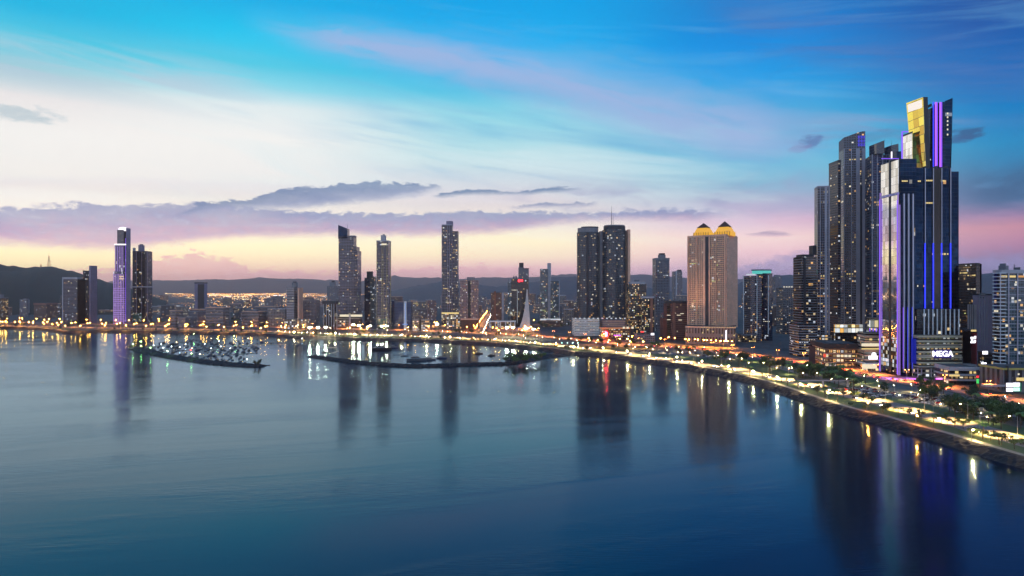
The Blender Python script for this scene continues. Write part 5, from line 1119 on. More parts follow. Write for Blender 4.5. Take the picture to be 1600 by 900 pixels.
for tries in range(4000):
    if cnt >= 225: break
    y = 1540+2600*rs.rand()**1.9; px = rs.uniform(-30, 1240); x = (px-800)/F*y
    w, d = rs.uniform(18, 46), rs.uniform(16, 34); hmax = max(7, (92-G)-(20 if px > 240 else 10)/F*y*0-8)
    h = min(hmax*.8, rs.gamma(2.4, 9)+8)
    if 505 < px < 890: h = min(60, h*1.25)
    if zat(0, 1) and (450-(G+h-H)/y*F*1 if False else 450-(G+h-H)/y*F) < 452+0: h = min(h, 70)
    if abs(x+66) < 40 and y < 2300: continue
    if y < 1730 and px < 260: continue
    if not free(x, y, max(w, d)*.6): continue
    low_block(x, y, w, d, h, rs.uniform(-.5, .5), rs.randint(6), rs.randint(7, 16), False); cnt += 1
# bigger blocks between and behind the right-hand towers
cnt = 0
for tries in range(3000):
    if cnt >= 62: break
    y = rs.uniform(1000, 2300); px = rs.uniform(980, 1640) if cnt < 46 else rs.uniform(1640, 2000); x = (px-800)/F*y
    if px > 1250: y = rs.uniform(880, 1900); x = (px-800)/F*y
    w, d = rs.uniform(20, 40), rs.uniform(18, 30); h = rs.uniform(25, 78)
    if 1150 < px < 1245: h = min(h, 66)
    if px > 1540: h *= 0.85
    if x < 430 and y < 900: continue
    if px < 1245 and y < 1330: continue
    if not free(x, y, max(w, d)*.6): continue
    low_block(x, y, w, d, h, rs.uniform(-.5, .5), rs.randint(6), rs.randint(8, 16), True); cnt += 1
# pale estate high on the slope, and the light-spangled far suburbs
m = MB(); cs = [MB() for _ in range(3)]
for st_ in range(290):                     # lights strung along suburban streets
    y = 2100+7600*rs.rand()**.85; px = rs.uniform(-20, 1240) if rs.rand() < .55 else rs.normal(365, 85)
    if (px < 235 and y > 2300) or (px > 560 and y > 4400 and rs.rand() < .75): continue
    an = rs.choice((0.1, 0.25, 1.4, -0.2, 2.0))+rs.normal(0, .12); L = rs.uniform(150, 900); n = int(rs.uniform(8, 34)); k0 = 0 if rs.rand() < .62 else (1 if rs.rand() < .7 else 2)
    x0_, y0_ = (px-800)/F*y, y; br = rs.uniform(.3, 1.0)
    for q in range(n):
        t = (q+rs.uniform(-.4, .4))/n*L; x, y = x0_+math.cos(an)*t, y0_+math.sin(an)*t
        if pxof(x, y) < 235 and y > 2300: continue
        s = y/1000*(.22+.5*br*rs.rand()); k = k0 if rs.rand() < .85 else rs.randint(3)
        cs[k].box(x, y, G+rs.uniform(4, 12), s, s, s)
for k, (c, e) in enumerate((('ffab4a', 5.0), ('ffdba0', 5.0), ('e8f2ff', 4.0))):
    o = cs[k].build(['amber_suburb_lights', 'warm_suburb_lights', 'white_suburb_lights'][k], [glow('suburb light '+c, c, e)])
    o['kind'] = 'stuff'; tag(o, ['countless tiny amber lights of suburbs spread below the far hills', 'countless tiny warm white lights of suburbs below the far hills', 'scattered cool white lights of suburbs below the far hills'][k], 'city lights')

# ------------------------------------------------------------ street lamps
rs = np.random.RandomState(5)
M_POLE = pbr('galvanised pole', '8d8f92', .45, metal=.4, var=.1)
def lampmat(name, col, s): return pbr(name, 'dddddd', .4, var=0, emit=col, es=s)
def spot(parent, loc, col, power, cone=150, rot=(0, 0, 0)):
    l = bpy.data.lights.new('lamp_light', 'SPOT'); l.energy = power; l.color = lin(col)[:3]; l.spot_size = R(cone); l.spot_blend = .6; l.shadow_soft_size = .25
    o = bpy.data.objects.new('lamp_light', l); COL.objects.link(o); o.location = loc; o.parent = parent; o.rotation_euler = rot; return o
def make_lamp(kind, col, strength, h, arm, head, power, double=False, tilt=0):
    nm = 'park_lamp' if kind in ('park', 'green', 'teal') else 'street_lamp'; t = thing(nm, '', nm.replace('_', ' '), (0, -9000, G), 0, '')
    m = MB(); m.cyl(0, 0, -.1, h, .13, .08, 7); m.cyl(0, 0, -.1, .8, .22, .2, 7); m.build('pole', [M_POLE], t)
    m = MB()
    for s in ((-1, 1) if double else (1,)): m.tube([(0, 0, h-.2), (s*arm*.4, 0, h+.35), (s*arm, 0, h+.4)], .07, 5)
    m.build('arm', [M_POLE], t)
    mt = lampmat('lamp glass '+kind, col, strength)
    for s in ((-1, 1) if double else (1,)):
        m = MB(); m.ball((s*(arm+head*.5), 0, h+.3), head, head*.55, head*.32, 0, 7, 4); hd = m.build('lamp_head', [mt], t)
        m = MB(); m.box(s*(arm+head*.5), 0, h+.3+head*.30, head*1.7, head*.9, .12); m.build('lamp_hood', [M_POLE], hd)
        if power: spot(t, (s*arm, 0, h-.1), col, power, 112 if kind == 'road' else 150, (0, R(-14), 0) if kind == 'road' else (0, R(-30) if kind in ('promenade', 'amber') else 0, 0))
    remember(t); return t
LAMPS = {
 'promenade': make_lamp('promenade', 'ffd894', 8000, 6, .7, .40, 4500),
 'road': make_lamp('road', 'ffc878', 260, 11, 5, .36, 150000),
 'orange': make_lamp('orange', 'ffa23c', 230, 10, 1.4, 1.05, 45000),
 'amber': make_lamp('amber', 'ff9a34', 4500, 6, .7, .40, 4000),
 'redroad': make_lamp('redroad', 'ff8a3c', 110, 10, 1.8, .42, 90000, True),
 'park': make_lamp('park', 'ffe19a', 160, 6, .6, .32, 12000),
 'green': make_lamp('green', 'a6ff7a', 130, 7, .8, .6, 1200),
 'teal': make_lamp('teal', '8ff5e8', 60, 5, .5, .45, 500),
}
first_used = set()
def lamp(kind, x, y, rz, label, group, z=G):
    src = LAMPS[kind]
    if kind not in first_used:
        first_used.add(kind); o = src; o.location = (x, y, z); o.rotation_euler = (0, 0, rz); o['group'] = group; o['label'] = label; LATER.append((o, label)); return o
    return copy_tree(src, (x, y, z), rz, None, label, True, group)
def along(L, step, start=0.0):
    acc = -start; out = []
    for i in range(len(L)-1):
        d = (L[i+1]-L[i]); acc += d.length
        if acc >= step: acc -= step; out.append((L[i], math.atan2(d.y, d.x)))
    return out
def inview(x, y, m=60): return y > 120 and -m < pxof(x, y) < 1600+m
# promenade lamps at the sea wall
for p, a in along(offset(S, 10.6), 47, 10):
    if not inview(p.x, p.y): continue
    px = pxof(p.x, p.y)
    if px < 430: lamp('orange', p.x, p.y, a, f'orange street lamp at the water edge below {near_lm(px)}', 'orange lamps along the left shore')
    else: lamp('promenade' if rs.rand() > .25 else 'amber', p.x, p.y, a+math.pi/2, f'lamp at the sea wall below {near_lm(px)}', 'white lamps along the sea wall')
# main road, both kerbs carried by one double-armed row on the verge
for sd, off_ in ((1, -12.2), (-1, 12.2)):
  for p, a in along(offset(MAIN, off_), 42, 0 if sd > 0 else 21):
    if not inview(p.x, p.y): continue
    px = pxof(p.x, p.y)
    if px < 430: lamp('orange', p.x, p.y, a+sd*math.pi/2, f'orange lamp on the shore road below {near_lm(px)}', 'orange lamps along the shore road')
    else: lamp('road', p.x, p.y, a+sd*math.pi/2, f'long-armed lamp on {"sea" if sd > 0 else "park"} side of coast road below {near_lm(px)}', 'lamps along the coast road')
for p, a in along(offset(REDL, 11.6), 42, 15):
    if not inview(p.x, p.y): continue
    px = pxof(p.x, p.y)
    lamp('redroad' if px > 430 else 'orange', p.x, p.y, a+math.pi/2, f'orange lamp on inland avenue below {near_lm(px)}' if px > 430 else f'orange lamp on the inner road below {near_lm(px)}', 'lamps along the inland avenue')
for p, a in along(offset(AV, 10), 38): lamp('orange', p.x, p.y, a, 'orange lamp along the street running inland by orange block', 'lamps along the inland street')
for px, py in [(1072+i*6.5, 540.5+i*.35) for i in range(12)]+[(rs.uniform(735, 905), rs.uniform(507, 525)) for _ in range(26)]+[(rs.uniform(440, 740), rs.uniform(510, 521)) for _ in range(26)]+[(rs.uniform(905, 1060), rs.uniform(530, 545)) for _ in range(16)]+[(rs.uniform(0, 440), rs.uniform(501, 507)) for _ in range(24)]:
    x, y = gp(px, py)
    if free(x, y, 1): lamp('orange', x, y, rs.uniform(0, 6), f'orange lamp in the streets below {near_lm(px)}', 'orange lamps in the city streets')
park_px = [(1010,550),(1040,552),(1060,549),(1085,555),(1100,550),(1120,557),(1150,562),(1175,566),(1205,577),(1232,585),(1225,572),(1260,580),(1290,585),(1335,600),(1352,598),(1372,606),(1398,614),(1425,612),(1440,622),(1455,616),(1470,632),(1492,626),(1505,640),(1520,628),(1548,640),(1572,632),(1590,644),(1422,626),(1568,652),(1532,660),(990,552),(1025,546),(1065,558),(905,545),(860,538),(820,534),(760,528)]
for px, py in park_px:
    x, y = gp(px, py); lamp('park', x, y, rs.uniform(0, 6), f'short white lamp in the park below {near_lm(px)}', 'lamps in the shore park')
for px, py in ((209,545),(219,541),(220,548),(236,552),(262,556),(300,561),(367,531),(369,537),(340,536),(304,528)):
    x, y = gp(px, py, 2.5); lamp('green', x, y, rs.uniform(0, 6), f'green lamp on marina breakwater near {near_lm(px)}', 'green lamps on the marina breakwater', 2.4)
for px in (868, 877, 886, 894, 902):
    x, y = gp(px, 541); lamp('teal', x, y, 0, f'teal lamp among trees below {near_lm(px)}', 'teal lamps among the trees')
# flood masts over the sports park
def make_flood():
    t = thing('flood_mast', '', 'flood mast', (0, -9000, G), 0, 'flood masts of the shore park')
    m = MB(); m.cyl(0, 0, -.1, 17, .28, .16, 8); m.build('pole', [M_POLE], t)
    m = MB(); m.box(0, 0, 16.2, 4.4, .3, .25); m.box(0, 0, 17.6, 4.4, .3, .25); m.build('frame', [M_POLE], t)
    mt = lampmat('flood lamp glass', 'fff3c8', 260)
    for k in range(4):
        m = MB(); m.box(-1.65+1.1*k, -.35, 16.4, .9, .45, 1.1); m.build('lamp_head', [mt], t)
    spot(t, (0, -.6, 16.2), 'fff0b4', 35000, 150, (R(25), 0, 0)); spot(t, (0, .6, 16.2), 'fff0b4', 50000, 150, (R(-25), 0, 0))
    remember(t); return t
FL = make_flood(); f0 = True
for px, py in ((484,526.5),(497,526.5),(509,526),(552,521),(561,522.5),(578,523),(597,523.5),(604,523),(792,526.5),(801,526.5),(822,528.5),(834,529.5),(683,520)):
    x, y = gp(px, py); lab = f'tall blazing flood mast below {near_lm(px)}'
    if f0: FL.location = (x, y, G); FL['label'] = lab; LATER.append((FL, lab)); f0 = False
    else: copy_tree(FL, (x, y, G), 0, None, lab, True, 'flood masts of the shore park')

# ------------------------------------------------------------ trees
def leafmat(name, a, b):
    m = bpy.data.materials.new(name); m.use_nodes = True; T = NT(m.node_tree); p = T.n['Principled BSDF']
    co = T.new('ShaderNodeTexCoord').outputs['Object']; oi = T.new('ShaderNodeObjectInfo').outputs['Random']
    n = T.noise(co, .7, 3, .6); k = T.add(T.mul(n, .8), T.mul(oi, .3))
    T.l.new(T.mix(T.ls(k, .3, .8), lin(a), lin(b)), p.inputs['Base Color']); p.inputs['Roughness'].default_value = .7
    return m
LEAF = [leafmat('leaves dark', '18260f', '2e401b'), leafmat('leaves mid', '203011', '40541f'), leafmat('leaves light', '2b3e17', '526a2a')]
M_BARK = pbr('bark', '4a3b2d', .9, scale=1.5)
PALML = leafmat('palm fronds', '33481e', '63803a')
def crown_mesh(seed, rx, rz, zc, n, leaf, mat):
    r = np.random.RandomState(seed); b = MB(); lob = [(r.normal(0, rx*.42), r.normal(0, rx*.42), zc+r.normal(0, rz*.32), r.uniform(.42, .66)) for _ in range(9)]
    for i in range(n):
        lx, ly, lz, s = lob[r.randint(len(lob))]; v = r.normal(size=3); v /= np.linalg.norm(v); q = r.rand()**.4
        c = np.array([lx+v[0]*rx*s*q, ly+v[1]*rx*s*q, lz+v[2]*rz*s*q]); 
        a = r.normal(size=3); a /= np.linalg.norm(a); d = np.cross(a, v+r.normal(size=3)*.4); d /= np.linalg.norm(d)+1e-6; e = leaf*r.uniform(.6, 1.3)
        b.face([c-a*e, c+d*e*.55, c+a*e, c-d*e*.55])
    return b.mesh('crown', [mat])
def trunk_mesh(seed, h, r0, spread):
    r = np.random.RandomState(seed); b = MB(); b.tube([(0, 0, -.2), (r.normal(0, .1), r.normal(0, .1), h*.5), (r.normal(0, .2), 0, h)], [r0, r0*.75, r0*.5], 7)
    for k in range(5):
        a = k*1.26+r.rand(); b.tube([(0, 0, h*.75), (math.cos(a)*spread*.4, math.sin(a)*spread*.4, h*1.15), (math.cos(a)*spread*.8, math.sin(a)*spread*.8, h*1.45)], [r0*.45, r0*.3, r0*.12], 5)
    return b.mesh('trunk', [M_BARK])
TREES = {}
def make_tree(key, name, tm, cm):
    t = thing(name, '', 'palm' if 'palm' in name else 'tree', (0, -9000, G)); link('trunk', tm, t); link('crown' if 'palm' not in name else 'fronds', cm, t); remember(t); TREES[key] = t
for k, (rx, rz, zc, n, h) in enumerate(((4.2, 2.6, 6.2, 520, 4.0), (3.2, 2.8, 5.4, 420, 3.2), (5.4, 2.2, 6.0, 620, 4.2), (2.4, 2.2, 4.0, 300, 2.4), (3.6, 3.4, 7.0, 480, 4.4), (2.0, 1.3, 1.6, 240, .8))):
    make_tree(k, 'tree' if k < 5 else 'bush', trunk_mesh(k, h, .24 if k < 5 else .12, rx*.6), crown_mesh(k+30, rx, rz, zc, n, .52 if k < 5 else .34, LEAF[(k*2+1) % 3]))
TREES[5]['category'] = 'bush'
def palm_meshes(seed, h):
    r = np.random.RandomState(seed); b = MB(); lean = r.uniform(-.7, .7, 2); path = [(lean[0]*(t**2), lean[1]*(t**2), h*t-.2*(t == 0)) for t in (0, .3, .6, .85, 1)]
    b.tube(path, [.30, .22, .18, .16, .17], 7); tm = b.mesh('trunk', [M_BARK]); b = MB(); top = Vector(path[-1])
    for k in range(17):
        a = k*2.4+r.uniform(-.2, .2); up = r.uniform(-.1, .85); L = r.uniform(2.6, 3.6); d = Vector((math.cos(a), math.sin(a), 0)); sd_ = Vector((-d.y, d.x, 0)); pts = []
        for j in range(6):
            t = j/5; pts.append((top+d*L*t+Vector((0, 0, L*(up*t-(.5+.55*up)*t*t))), .10+.52*math.sin(math.pi*min(1, t*.92+.06))))
        for (p, w), (q, w2) in zip(pts[:-1], pts[1:]):
            for s in (-1, 1): b.face([p, p+sd_*s*w-Vector((0, 0, w*.35)), q+sd_*s*w2-Vector((0, 0, w2*.35)), q])
    return tm, b.mesh('fronds', [PALML])
for k in range(3): make_tree(10+k, 'palm_tree', *palm_meshes(k, (7.0, 8.5, 6.0)[k]))
tree_used = set()
KINDL = {0: 'round green tree', 1: 'small dense tree', 2: 'broad spreading tree', 3: 'small leafy tree', 4: 'tall bushy tree', 5: 'low rounded bush', 10: 'palm tree', 11: 'tall palm tree', 12: 'short palm tree'}
def tree(key, x, y, where, group, sc=1.0, z=G):
    px = pxof(x, y); lab = f'{KINDL[key]} {where} {near_lm(px)}'
    if key not in tree_used:
        tree_used.add(key); o = TREES[key]; o.location = (x, y, z); o.scale = (sc,)*3; o['label'] = lab; o['group'] = group; LATER.append((o, lab)); return
    copy_tree(TREES[key], (x, y, z), rs.uniform(0, 6.28), sc, lab, True, group)
def clear_of(x, y):
    v = Vector((x, y))
    for L, r in ((MAIN, 14.5), (REDL, 13.5)):
        if min((q-v).length_squared for q in L[::2]) < r*r: return False
    return True
# palms and bushes on the verge between sea wall and road
cnt = 0
for p, a in along(offset(S, 18), 17):
    if not inview(p.x, p.y): continue
    px = pxof(p.x, p.y)
    if px < 430 and rs.rand() < .55: continue
    x, y = p.x+rs.uniform(-3, 3), p.y+rs.uniform(-3, 3)
    if not clear_of(x, y): continue
    k = [10, 11, 12, 5, 5, 3, 1][rs.randint(7)]; tree(k, x, y, 'on sea wall verge below', 'trees along the sea wall verge', rs.uniform(.8, 1.15)); cnt += 1
for px, py in ((1288,614),(1303,617.5),(1318,621),(1333,624),(1350,628),(1361,632),(1388,641),(1420,650),(1440,652),(1471,661),(1480,664),(1492,667),(1505,671),(1520,684),(1535,686),(1548,689),(1565,695),(1585,702)):
    x, y = gp(px, py); tree(2 if px % 2 else 0, x, y, 'beside the coast road below', 'round trees beside the coast road', rs.uniform(.62, .8)); cnt += 1
# park between the roads
tries = 0
while cnt < 222 and tries < 6000:
    tries += 1; px = rs.uniform(900, 1620); py = rs.uniform(545, 672); x, y = gp(px, py)
    i = min(range(0, len(S), 4), key=lambda j: (S[j]-Vector((x, y))).length_squared); off = (Vector((x, y))-S[i]).dot(SN[i])
    if off < 52 or off > (96 if px > 1080 else 116) or not clear_of(x, y): continue
    if 1335 < px < 1560 and 603 < py < 643 and rs.rand() < .8: continue
    if 985 < px < 1120 and 545 < py < 562 and rs.rand() < .8: continue
    tree([0, 1, 2, 3, 4, 0, 10, 11][rs.randint(8)], x, y, 'in the park below', 'trees in the shore park', rs.uniform(.95, 1.5)); cnt += 1
for px0, px1, py0, py1, n, kinds in ((860,1000,533,543,18,(0,1,4)),(470,860,518,530,44,(0,1,3,10,11)),(843,890,505,514,12,(0,2,4)),(330,445,496,507,20,(0,2,4)),(1225,1340,584,592,8,(0,1,4)),(0,440,505,513,46,(0,1,2,10,11,4)),(1420,1600,603,625,24,(0,2,4,1))):
    for k in range(n):
        px, py = rs.uniform(px0, px1), rs.uniform(py0, py1); x, y = gp(px, py)
        if not clear_of(x, y) or not free(x, y, 3): continue
        tree(kinds[rs.randint(len(kinds))], x, y, 'in green strip below', 'trees of the green strip', rs.uniform(.85, 1.3)); cnt += 1
for px, py in ((790,567),(797,563),(803,566),(810,564),(816,567),(822,563),(829,565),(838,566),(846,562),(806,570),(820,569)):
    x, y = gp(px, py, 2.5); tree([0, 2, 4][rs.randint(3)], x, y, 'on breakwater head below', 'trees on the breakwater head', rs.uniform(.9, 1.2), 2.0)
for px, py in ((398,570),(407,568),(404,571),(205,545),(215,543)):
    x, y = gp(px, py, 2.5); tree(1, x, y, 'on the marina breakwater near', 'trees on the marina breakwater', .8, 1.8)
import collections; print('COUNT trees', cnt, collections.Counter(o.name.split('.')[0] for o in COL.objects if o.get('category') and not o.parent))

# ------------------------------------------------------------ cars
PAINT = {'white': 'd8d8da', 'silver': '9a9da2', 'black': '15161a', 'grey': '55585d', 'red': '8a1a1c', 'blue': '1f3560'}
M_CARGLASS = pbr('car glass', '0c0e12', .08, var=0); M_TYRE = pbr('tyre', '101010', .8, var=0)
M_HEADL = pbr('headlamp glass', 'eeeeee', .2, var=0, emit='fff2cf', es=90); M_TAILL = pbr('tail lamp glass', '801010', .3, var=0, emit='ff2412', es=30)
M_HOFF = pbr('unlit headlamp', 'c9ccd0', .15, var=0, metal=.5); M_TOFF = pbr('unlit tail lamp', '5a0f10', .3, var=0)
def make_car(col, lit, parts):
    t = thing('car', '', 'car', (0, -9000, G)); pm = pbr('car paint '+col, PAINT[col], .25, var=0, metal=.2)
    prof = [(-2.15, .35), (-2.2, .8), (-2.0, .95), (-1.35, 1.0), (-.95, 1.02), (1.0, 1.0), (1.75, .9), (2.15, .75), (2.2, .4)]
    def shell(pr, w0, w1, z=0):
        b = MB(); n = len(pr); L = [(x, -w0 if k in (0, n-1) else -w1, zz) for k, (x, zz) in enumerate(pr)]; Rr = [(x, -y, zz) for x, y, zz in L]
        for k in range(n):
            j = (k+1) % n; b.face([L[j], L[k], Rr[k], Rr[j]])
        b.face(L); b.face(list(reversed(Rr))); return b
    def add(name, b, mt): 
        if parts: b.build(name, [mt], t)
        else: acc.append((b, mt))
    acc = []
    add('body', shell(prof, .86, .88), pm)
    cab = MB(); cab.loft([[(-1.5, -.8, 1.0), (.95, -.8, 1.0), (.95, .8, 1.0), (-1.5, .8, 1.0)], [(-1.1, -.66, 1.42), (.2, -.66, 1.42), (.2, .66, 1.42), (-1.1, .66, 1.42)]]); add('cabin_glass', cab, M_CARGLASS)
    rf = MB(); rf.box(-.45, 0, 1.42, 1.34, 1.34, .06); add('roof', rf, pm)
    for sx in (-1.35, 1.35):
        for sy in (-1, 1):
            w = MB(); ring = lambda y: [(sx+.33*math.cos(q), y, .33+.33*math.sin(q)) for q in [2*math.pi*i/10 for i in range(10)]]
            w.loft([ring(sy*.9), ring(sy*.68)] if sy > 0 else [ring(-.68), ring(-.9)]); add('wheel', w, M_TYRE)
    for sy in (-.6, .6):
        h = MB(); h.box(2.17, sy, .58, .10, .42, .20); add('headlight', h, M_HEADL if lit else M_HOFF)
        h = MB(); h.box(-2.17, sy, .66, .10, .42, .20); add('taillight', h, M_TAILL if lit else M_TOFF)
    if not parts:
        b = MB(); mats = []
        for bb, mt in acc:
            if mt not in mats: mats.append(mt)
            k = len(b.v); b.v += bb.v; b.f += [tuple(i+k for i in f) for f in bb.f]; b.mi += [mats.index(mt)]*len(bb.f); b.uv += bb.uv
        link('car', b.mesh('car', mats), None, (0, -9000, G)); o = bpy.data.objects[-1] if False else [q for q in COL.objects if q.name.startswith('car') and q.type == 'MESH'][-1]
        bpy.data.objects.remove(t); o['category'] = 'car'; KIDS[o.name] = []; return o
    remember(t); return t
CARS = {}; car_used = set(); ncar = 0
def car(col, lit, near, x, y, rz, where, group, z=G+.1):
    global ncar
    k = (col, lit, near)
    if k not in CARS: CARS[k] = make_car(col, lit, near)
    lab = f'{col} car {where} {near_lm(pxof(x, y))}'; o = CARS[k]; ncar += 1
    if k not in car_used: car_used.add(k); o.location = (x, y, z); o.rotation_euler = (0, 0, rz); o['label'] = lab; o['group'] = group; LATER.append((o, lab)); return
    copy_tree(o, (x, y, z), rz, None, lab, True, group)
cols = list(PAINT); pc = [.3, .25, .15, .15, .08, .07]
def road_cars(L, lanes, step, where, group, rev, pmin, pmax, cap):
    n = 0
    for o in lanes:
        for p, a in along(offset(L, o), step, rs.uniform(0, step)):
            px = pxof(p.x, p.y)
            if not inview(p.x, p.y, 5) or not (pmin < px < pmax) or rs.rand() < .3 or n >= cap: continue
            car(cols[rs.choice(6, p=pc)], True, p.y < 620, p.x, p.y, a+(math.pi if rev(o) else 0), where, group); n += 1
road_cars(MAIN, (-7.5, -3.6, 3.6, 7.5), 32, 'on the coast road below', 'cars driving on the coast road', lambda o: False, 440, 1605, 80)
road_cars(REDL, (-6, -2.5, 2.5, 6), 28, 'on the inland avenue below', 'cars driving on the inland avenue', lambda o: True, 1000, 1605, 58)
for p, a in along(offset(AV, -4), 40): car('white', True, False, p.x, p.y, a+math.pi, 'on the inland street near', 'cars on the inland street')
def lot(px0, py0, px1, py1, rows, n, rowgap, yaw=None):
    a, c = Vector(gp(px0, py0)), Vector(gp(px1, py1)); d = (c-a); an = math.atan2(d.y, d.x); nn = Vector((-d.y, d.x)).normalized()
    for r in range(rows):
        for k in range(n):
            if rs.rand() < .22: continue
            q = a+d*((k+.5)/n)+nn*rowgap*r
            if pxof(q.x, q.y) > 1604 or ncar > 292: continue
            car(cols[rs.choice(6, p=pc)], False, q.y < 600, q.x, q.y, an+math.pi/2+(math.pi if r % 2 else 0)+rs.uniform(-.04, .04), 'parked below', 'parked cars', G+.07)
lot(1420,620,1345,606,4,15,8.5); lot(1500,634,1425,617,3,13,9); lot(1575,655,1500,641,2,8,9)
lot(1090,553,1000,547.5,3,14,10); lot(1150,561,1105,556,2,7,10)
print('COUNT cars', ncar)

# ------------------------------------------------------------ boats
M_HULL = {'white': pbr('white hull', '5f666e', .3, var=.05), 'dark': pbr('dark hull', '1a1c22', .4, var=.05), 'blue': pbr('blue hull', '20355a', .35, var=.05)}
M_DECKB = pbr('boat deck', '9a917f', .6); M_BOATLT = glow('cabin light', 'eaf6ff', 2.5); M_BOATW = glow('warm cabin light', 'ffd9a0', 2.0)
def hull_mesh(L, B, hgt, mats):
    b = MB(); rings = []
    for x, w, z0 in ((-.5, .82, .0), (-.3, .95, -.05), (0, 1, -.08), (.25, .82, -.05), (.4, .5, .0), (.5, .04, .12)):
        hw = B/2*w; sheer = hgt*(1+.35*max(0, x)); rings.append([(x*L, -hw*.55, -.4+z0*hgt), (x*L, -hw, sheer), (x*L, hw, sheer), (x*L, hw*.55, -.4+z0*hgt)])
    for a, c in zip(rings[:-1], rings[1:]):
        for i in (0, 1, 2, 3): j = (i+1) % 4; b.face([a[i], a[j], c[j], c[i]] if False else [a[j], a[i], c[i], c[j]], 1 if i == 1 else 0)
    b.face(rings[0]); return b.mesh('hull', mats)
BOATS = {}
def make_boat(kind, col):
    t = thing('boat', '', 'boat', (0, -9000, 0))
    if kind == 'sailboat':
        link('hull', hull_mesh(11, 3.4, 1.1, [M_HULL[col], M_DECKB]), t); m = MB(); m.loft([[(-2, -1, 1.05), (2.4, -.8, 1.05), (2.4, .8, 1.05), (-2, 1, 1.05)], [(-1.8, -.8, 1.7), (1.8, -.6, 1.6), (1.8, .6, 1.6), (-1.8, .8, 1.7)]]); m.build('cabin', [M_HULL['white']], t)
        m = MB(); m.cyl(.8, 0, 1, 14.5, .09, .05, 5); m.tube([(.8, 0, 2.4), (-4, 0, 2.6)], .12, 5); m.build('mast', [M_POLE], t)
    else:
        L, B, hh = (15, 4.4, 1.7) if kind == 'motor boat' else (9, 3.0, 1.1)
        link('hull', hull_mesh(L, B, hh, [M_HULL[col], M_DECKB]), t); m = MB(); m.loft([[(-L*.28, -B*.38, hh), (L*.2, -B*.34, hh), (L*.2, B*.34, hh), (-L*.28, B*.38, hh)], [(-L*.26, -B*.34, hh+1.7), (L*.06, -B*.28, hh+1.7), (L*.06, B*.28, hh+1.7), (-L*.26, B*.34, hh+1.7)]]); cb = m.build('cabin', [M_HULL['white']], t)
        m = MB(); m.loft([[(-L*.272, -B*.385, hh+.7), (L*.155, -B*.335, hh+.7), (L*.155, B*.335, hh+.7), (-L*.272, B*.385, hh+.7)], [(-L*.265, -B*.365, hh+1.3), (L*.10, -B*.31, hh+1.3), (L*.10, B*.31, hh+1.3), (-L*.265, B*.365, hh+1.3)]]); m.build('window_band', [M_CARGLASS], cb)
        if kind == 'motor boat': m = MB(); m.box(-L*.08, 0, hh+2.9, L*.22, B*.6, .12); m.cyl(-L*.14, 0, hh+1.7, hh+5.2, .07, .05, 5); m.box(-L*.14, 0, hh+1.7, .2, B*.5, 1.2); m.build('flybridge', [M_HULL['white']], t)
    remember(t); BOATS[(kind, col)] = t
for kd in ('sailboat', 'motor boat', 'small boat'):
    for c in ('white', 'dark', 'blue'): make_boat(kd, c)
boat_used = set()
def boat(kind, col, x, y, rz, where, group, sc=1.0):
    lab = f'{col} {kind} {where} {near_lm(pxof(x, y))}'; k = (kind, col)
    if k not in boat_used: boat_used.add(k); o = BOATS[k]; o.location = (x, y, 0); o.rotation_euler = (0, 0, rz); o.scale = (sc,)*3; o['label'] = lab; o['group'] = group; LATER.append((o, lab)); return o
    return copy_tree(BOATS[k], (x, y, 0), rz, sc, lab, True, group)
placed = []
def moored(poly, n, where, group, rows, gap=13):
    c = 0
    for tr in range(n*40):
        if c >= n: break
        px, py = rs.uniform(poly[0], poly[1]), rs.uniform(poly[2], poly[3])
        if len(poly) > 4 and not poly[4](px, py): continue
        x, y = gp(px, py, 0); y = round(y/rows)*rows+rs.uniform(-2, 2); x = pxof(px, y) and (px-800)/F*y
        if any(abs(x-a) < 5.2 and abs(y-b_) < gap for a, b_ in placed): continue
        kd = ('sailboat', 'sailboat', 'motor boat', 'small boat')[rs.randint(4)]; cl = ('white', 'white', 'blue', 'dark')[rs.randint(4)]
        placed.append((x, y)); boat(kd, cl, x, y, math.pi/2*(1 if rs.rand() < .5 else -1)+rs.uniform(-.12, .12), where, group, rs.uniform(.6, .88)); c += 1
inA = lambda px, py: py < np.interp(px, [212, 240, 300, 350, 400], [545, 553, 562, 567, 569]) and py > np.interp(px, [212, 300, 400], [540, 531, 537]) and not (py > 553 and px > 385)
moored((212, 402, 529, 569, inA), 175, 'moored in the marina near', 'boats moored in the marina', 17, 9)
moored((372, 445, 529, 538), 16, 'moored at the outer pontoon near', 'boats at the outer pontoon', 24)
moored((438, 492, 535, 541.5), 14, 'moored by the shore near', 'boats by the shore', 24)
moored((530, 575, 534.5, 538), 8, 'moored by the shore near', 'boats by the shore', 24)
for kd, cl, px, py, rz, sc in (('small boat','white',400,545,1.2,1.5),('motor boat','dark',597,546.5,.1,1.9),('small boat','blue',615,544,0,1.6),('small boat','dark',748,553,.1,1.3),('small boat','dark',768,556,.2,1.1),('motor boat','white',672,562.5,.2,1.0),('motor boat','blue',690,560,.1,.9),('sailboat','white',508,551,.2,.9),('sailboat','white',632,556.5,0,.9)):
    x, y = gp(px, py, 0); boat(kd, cl, x, y, rz, 'lying alone in the basin near', 'boats lying in the basin', sc)
yt = boat('motor boat', 'white', *gp(651, 563.5, 0), .25, 'large yacht, lying in the basin near', 'boats lying in the basin', 1.7)
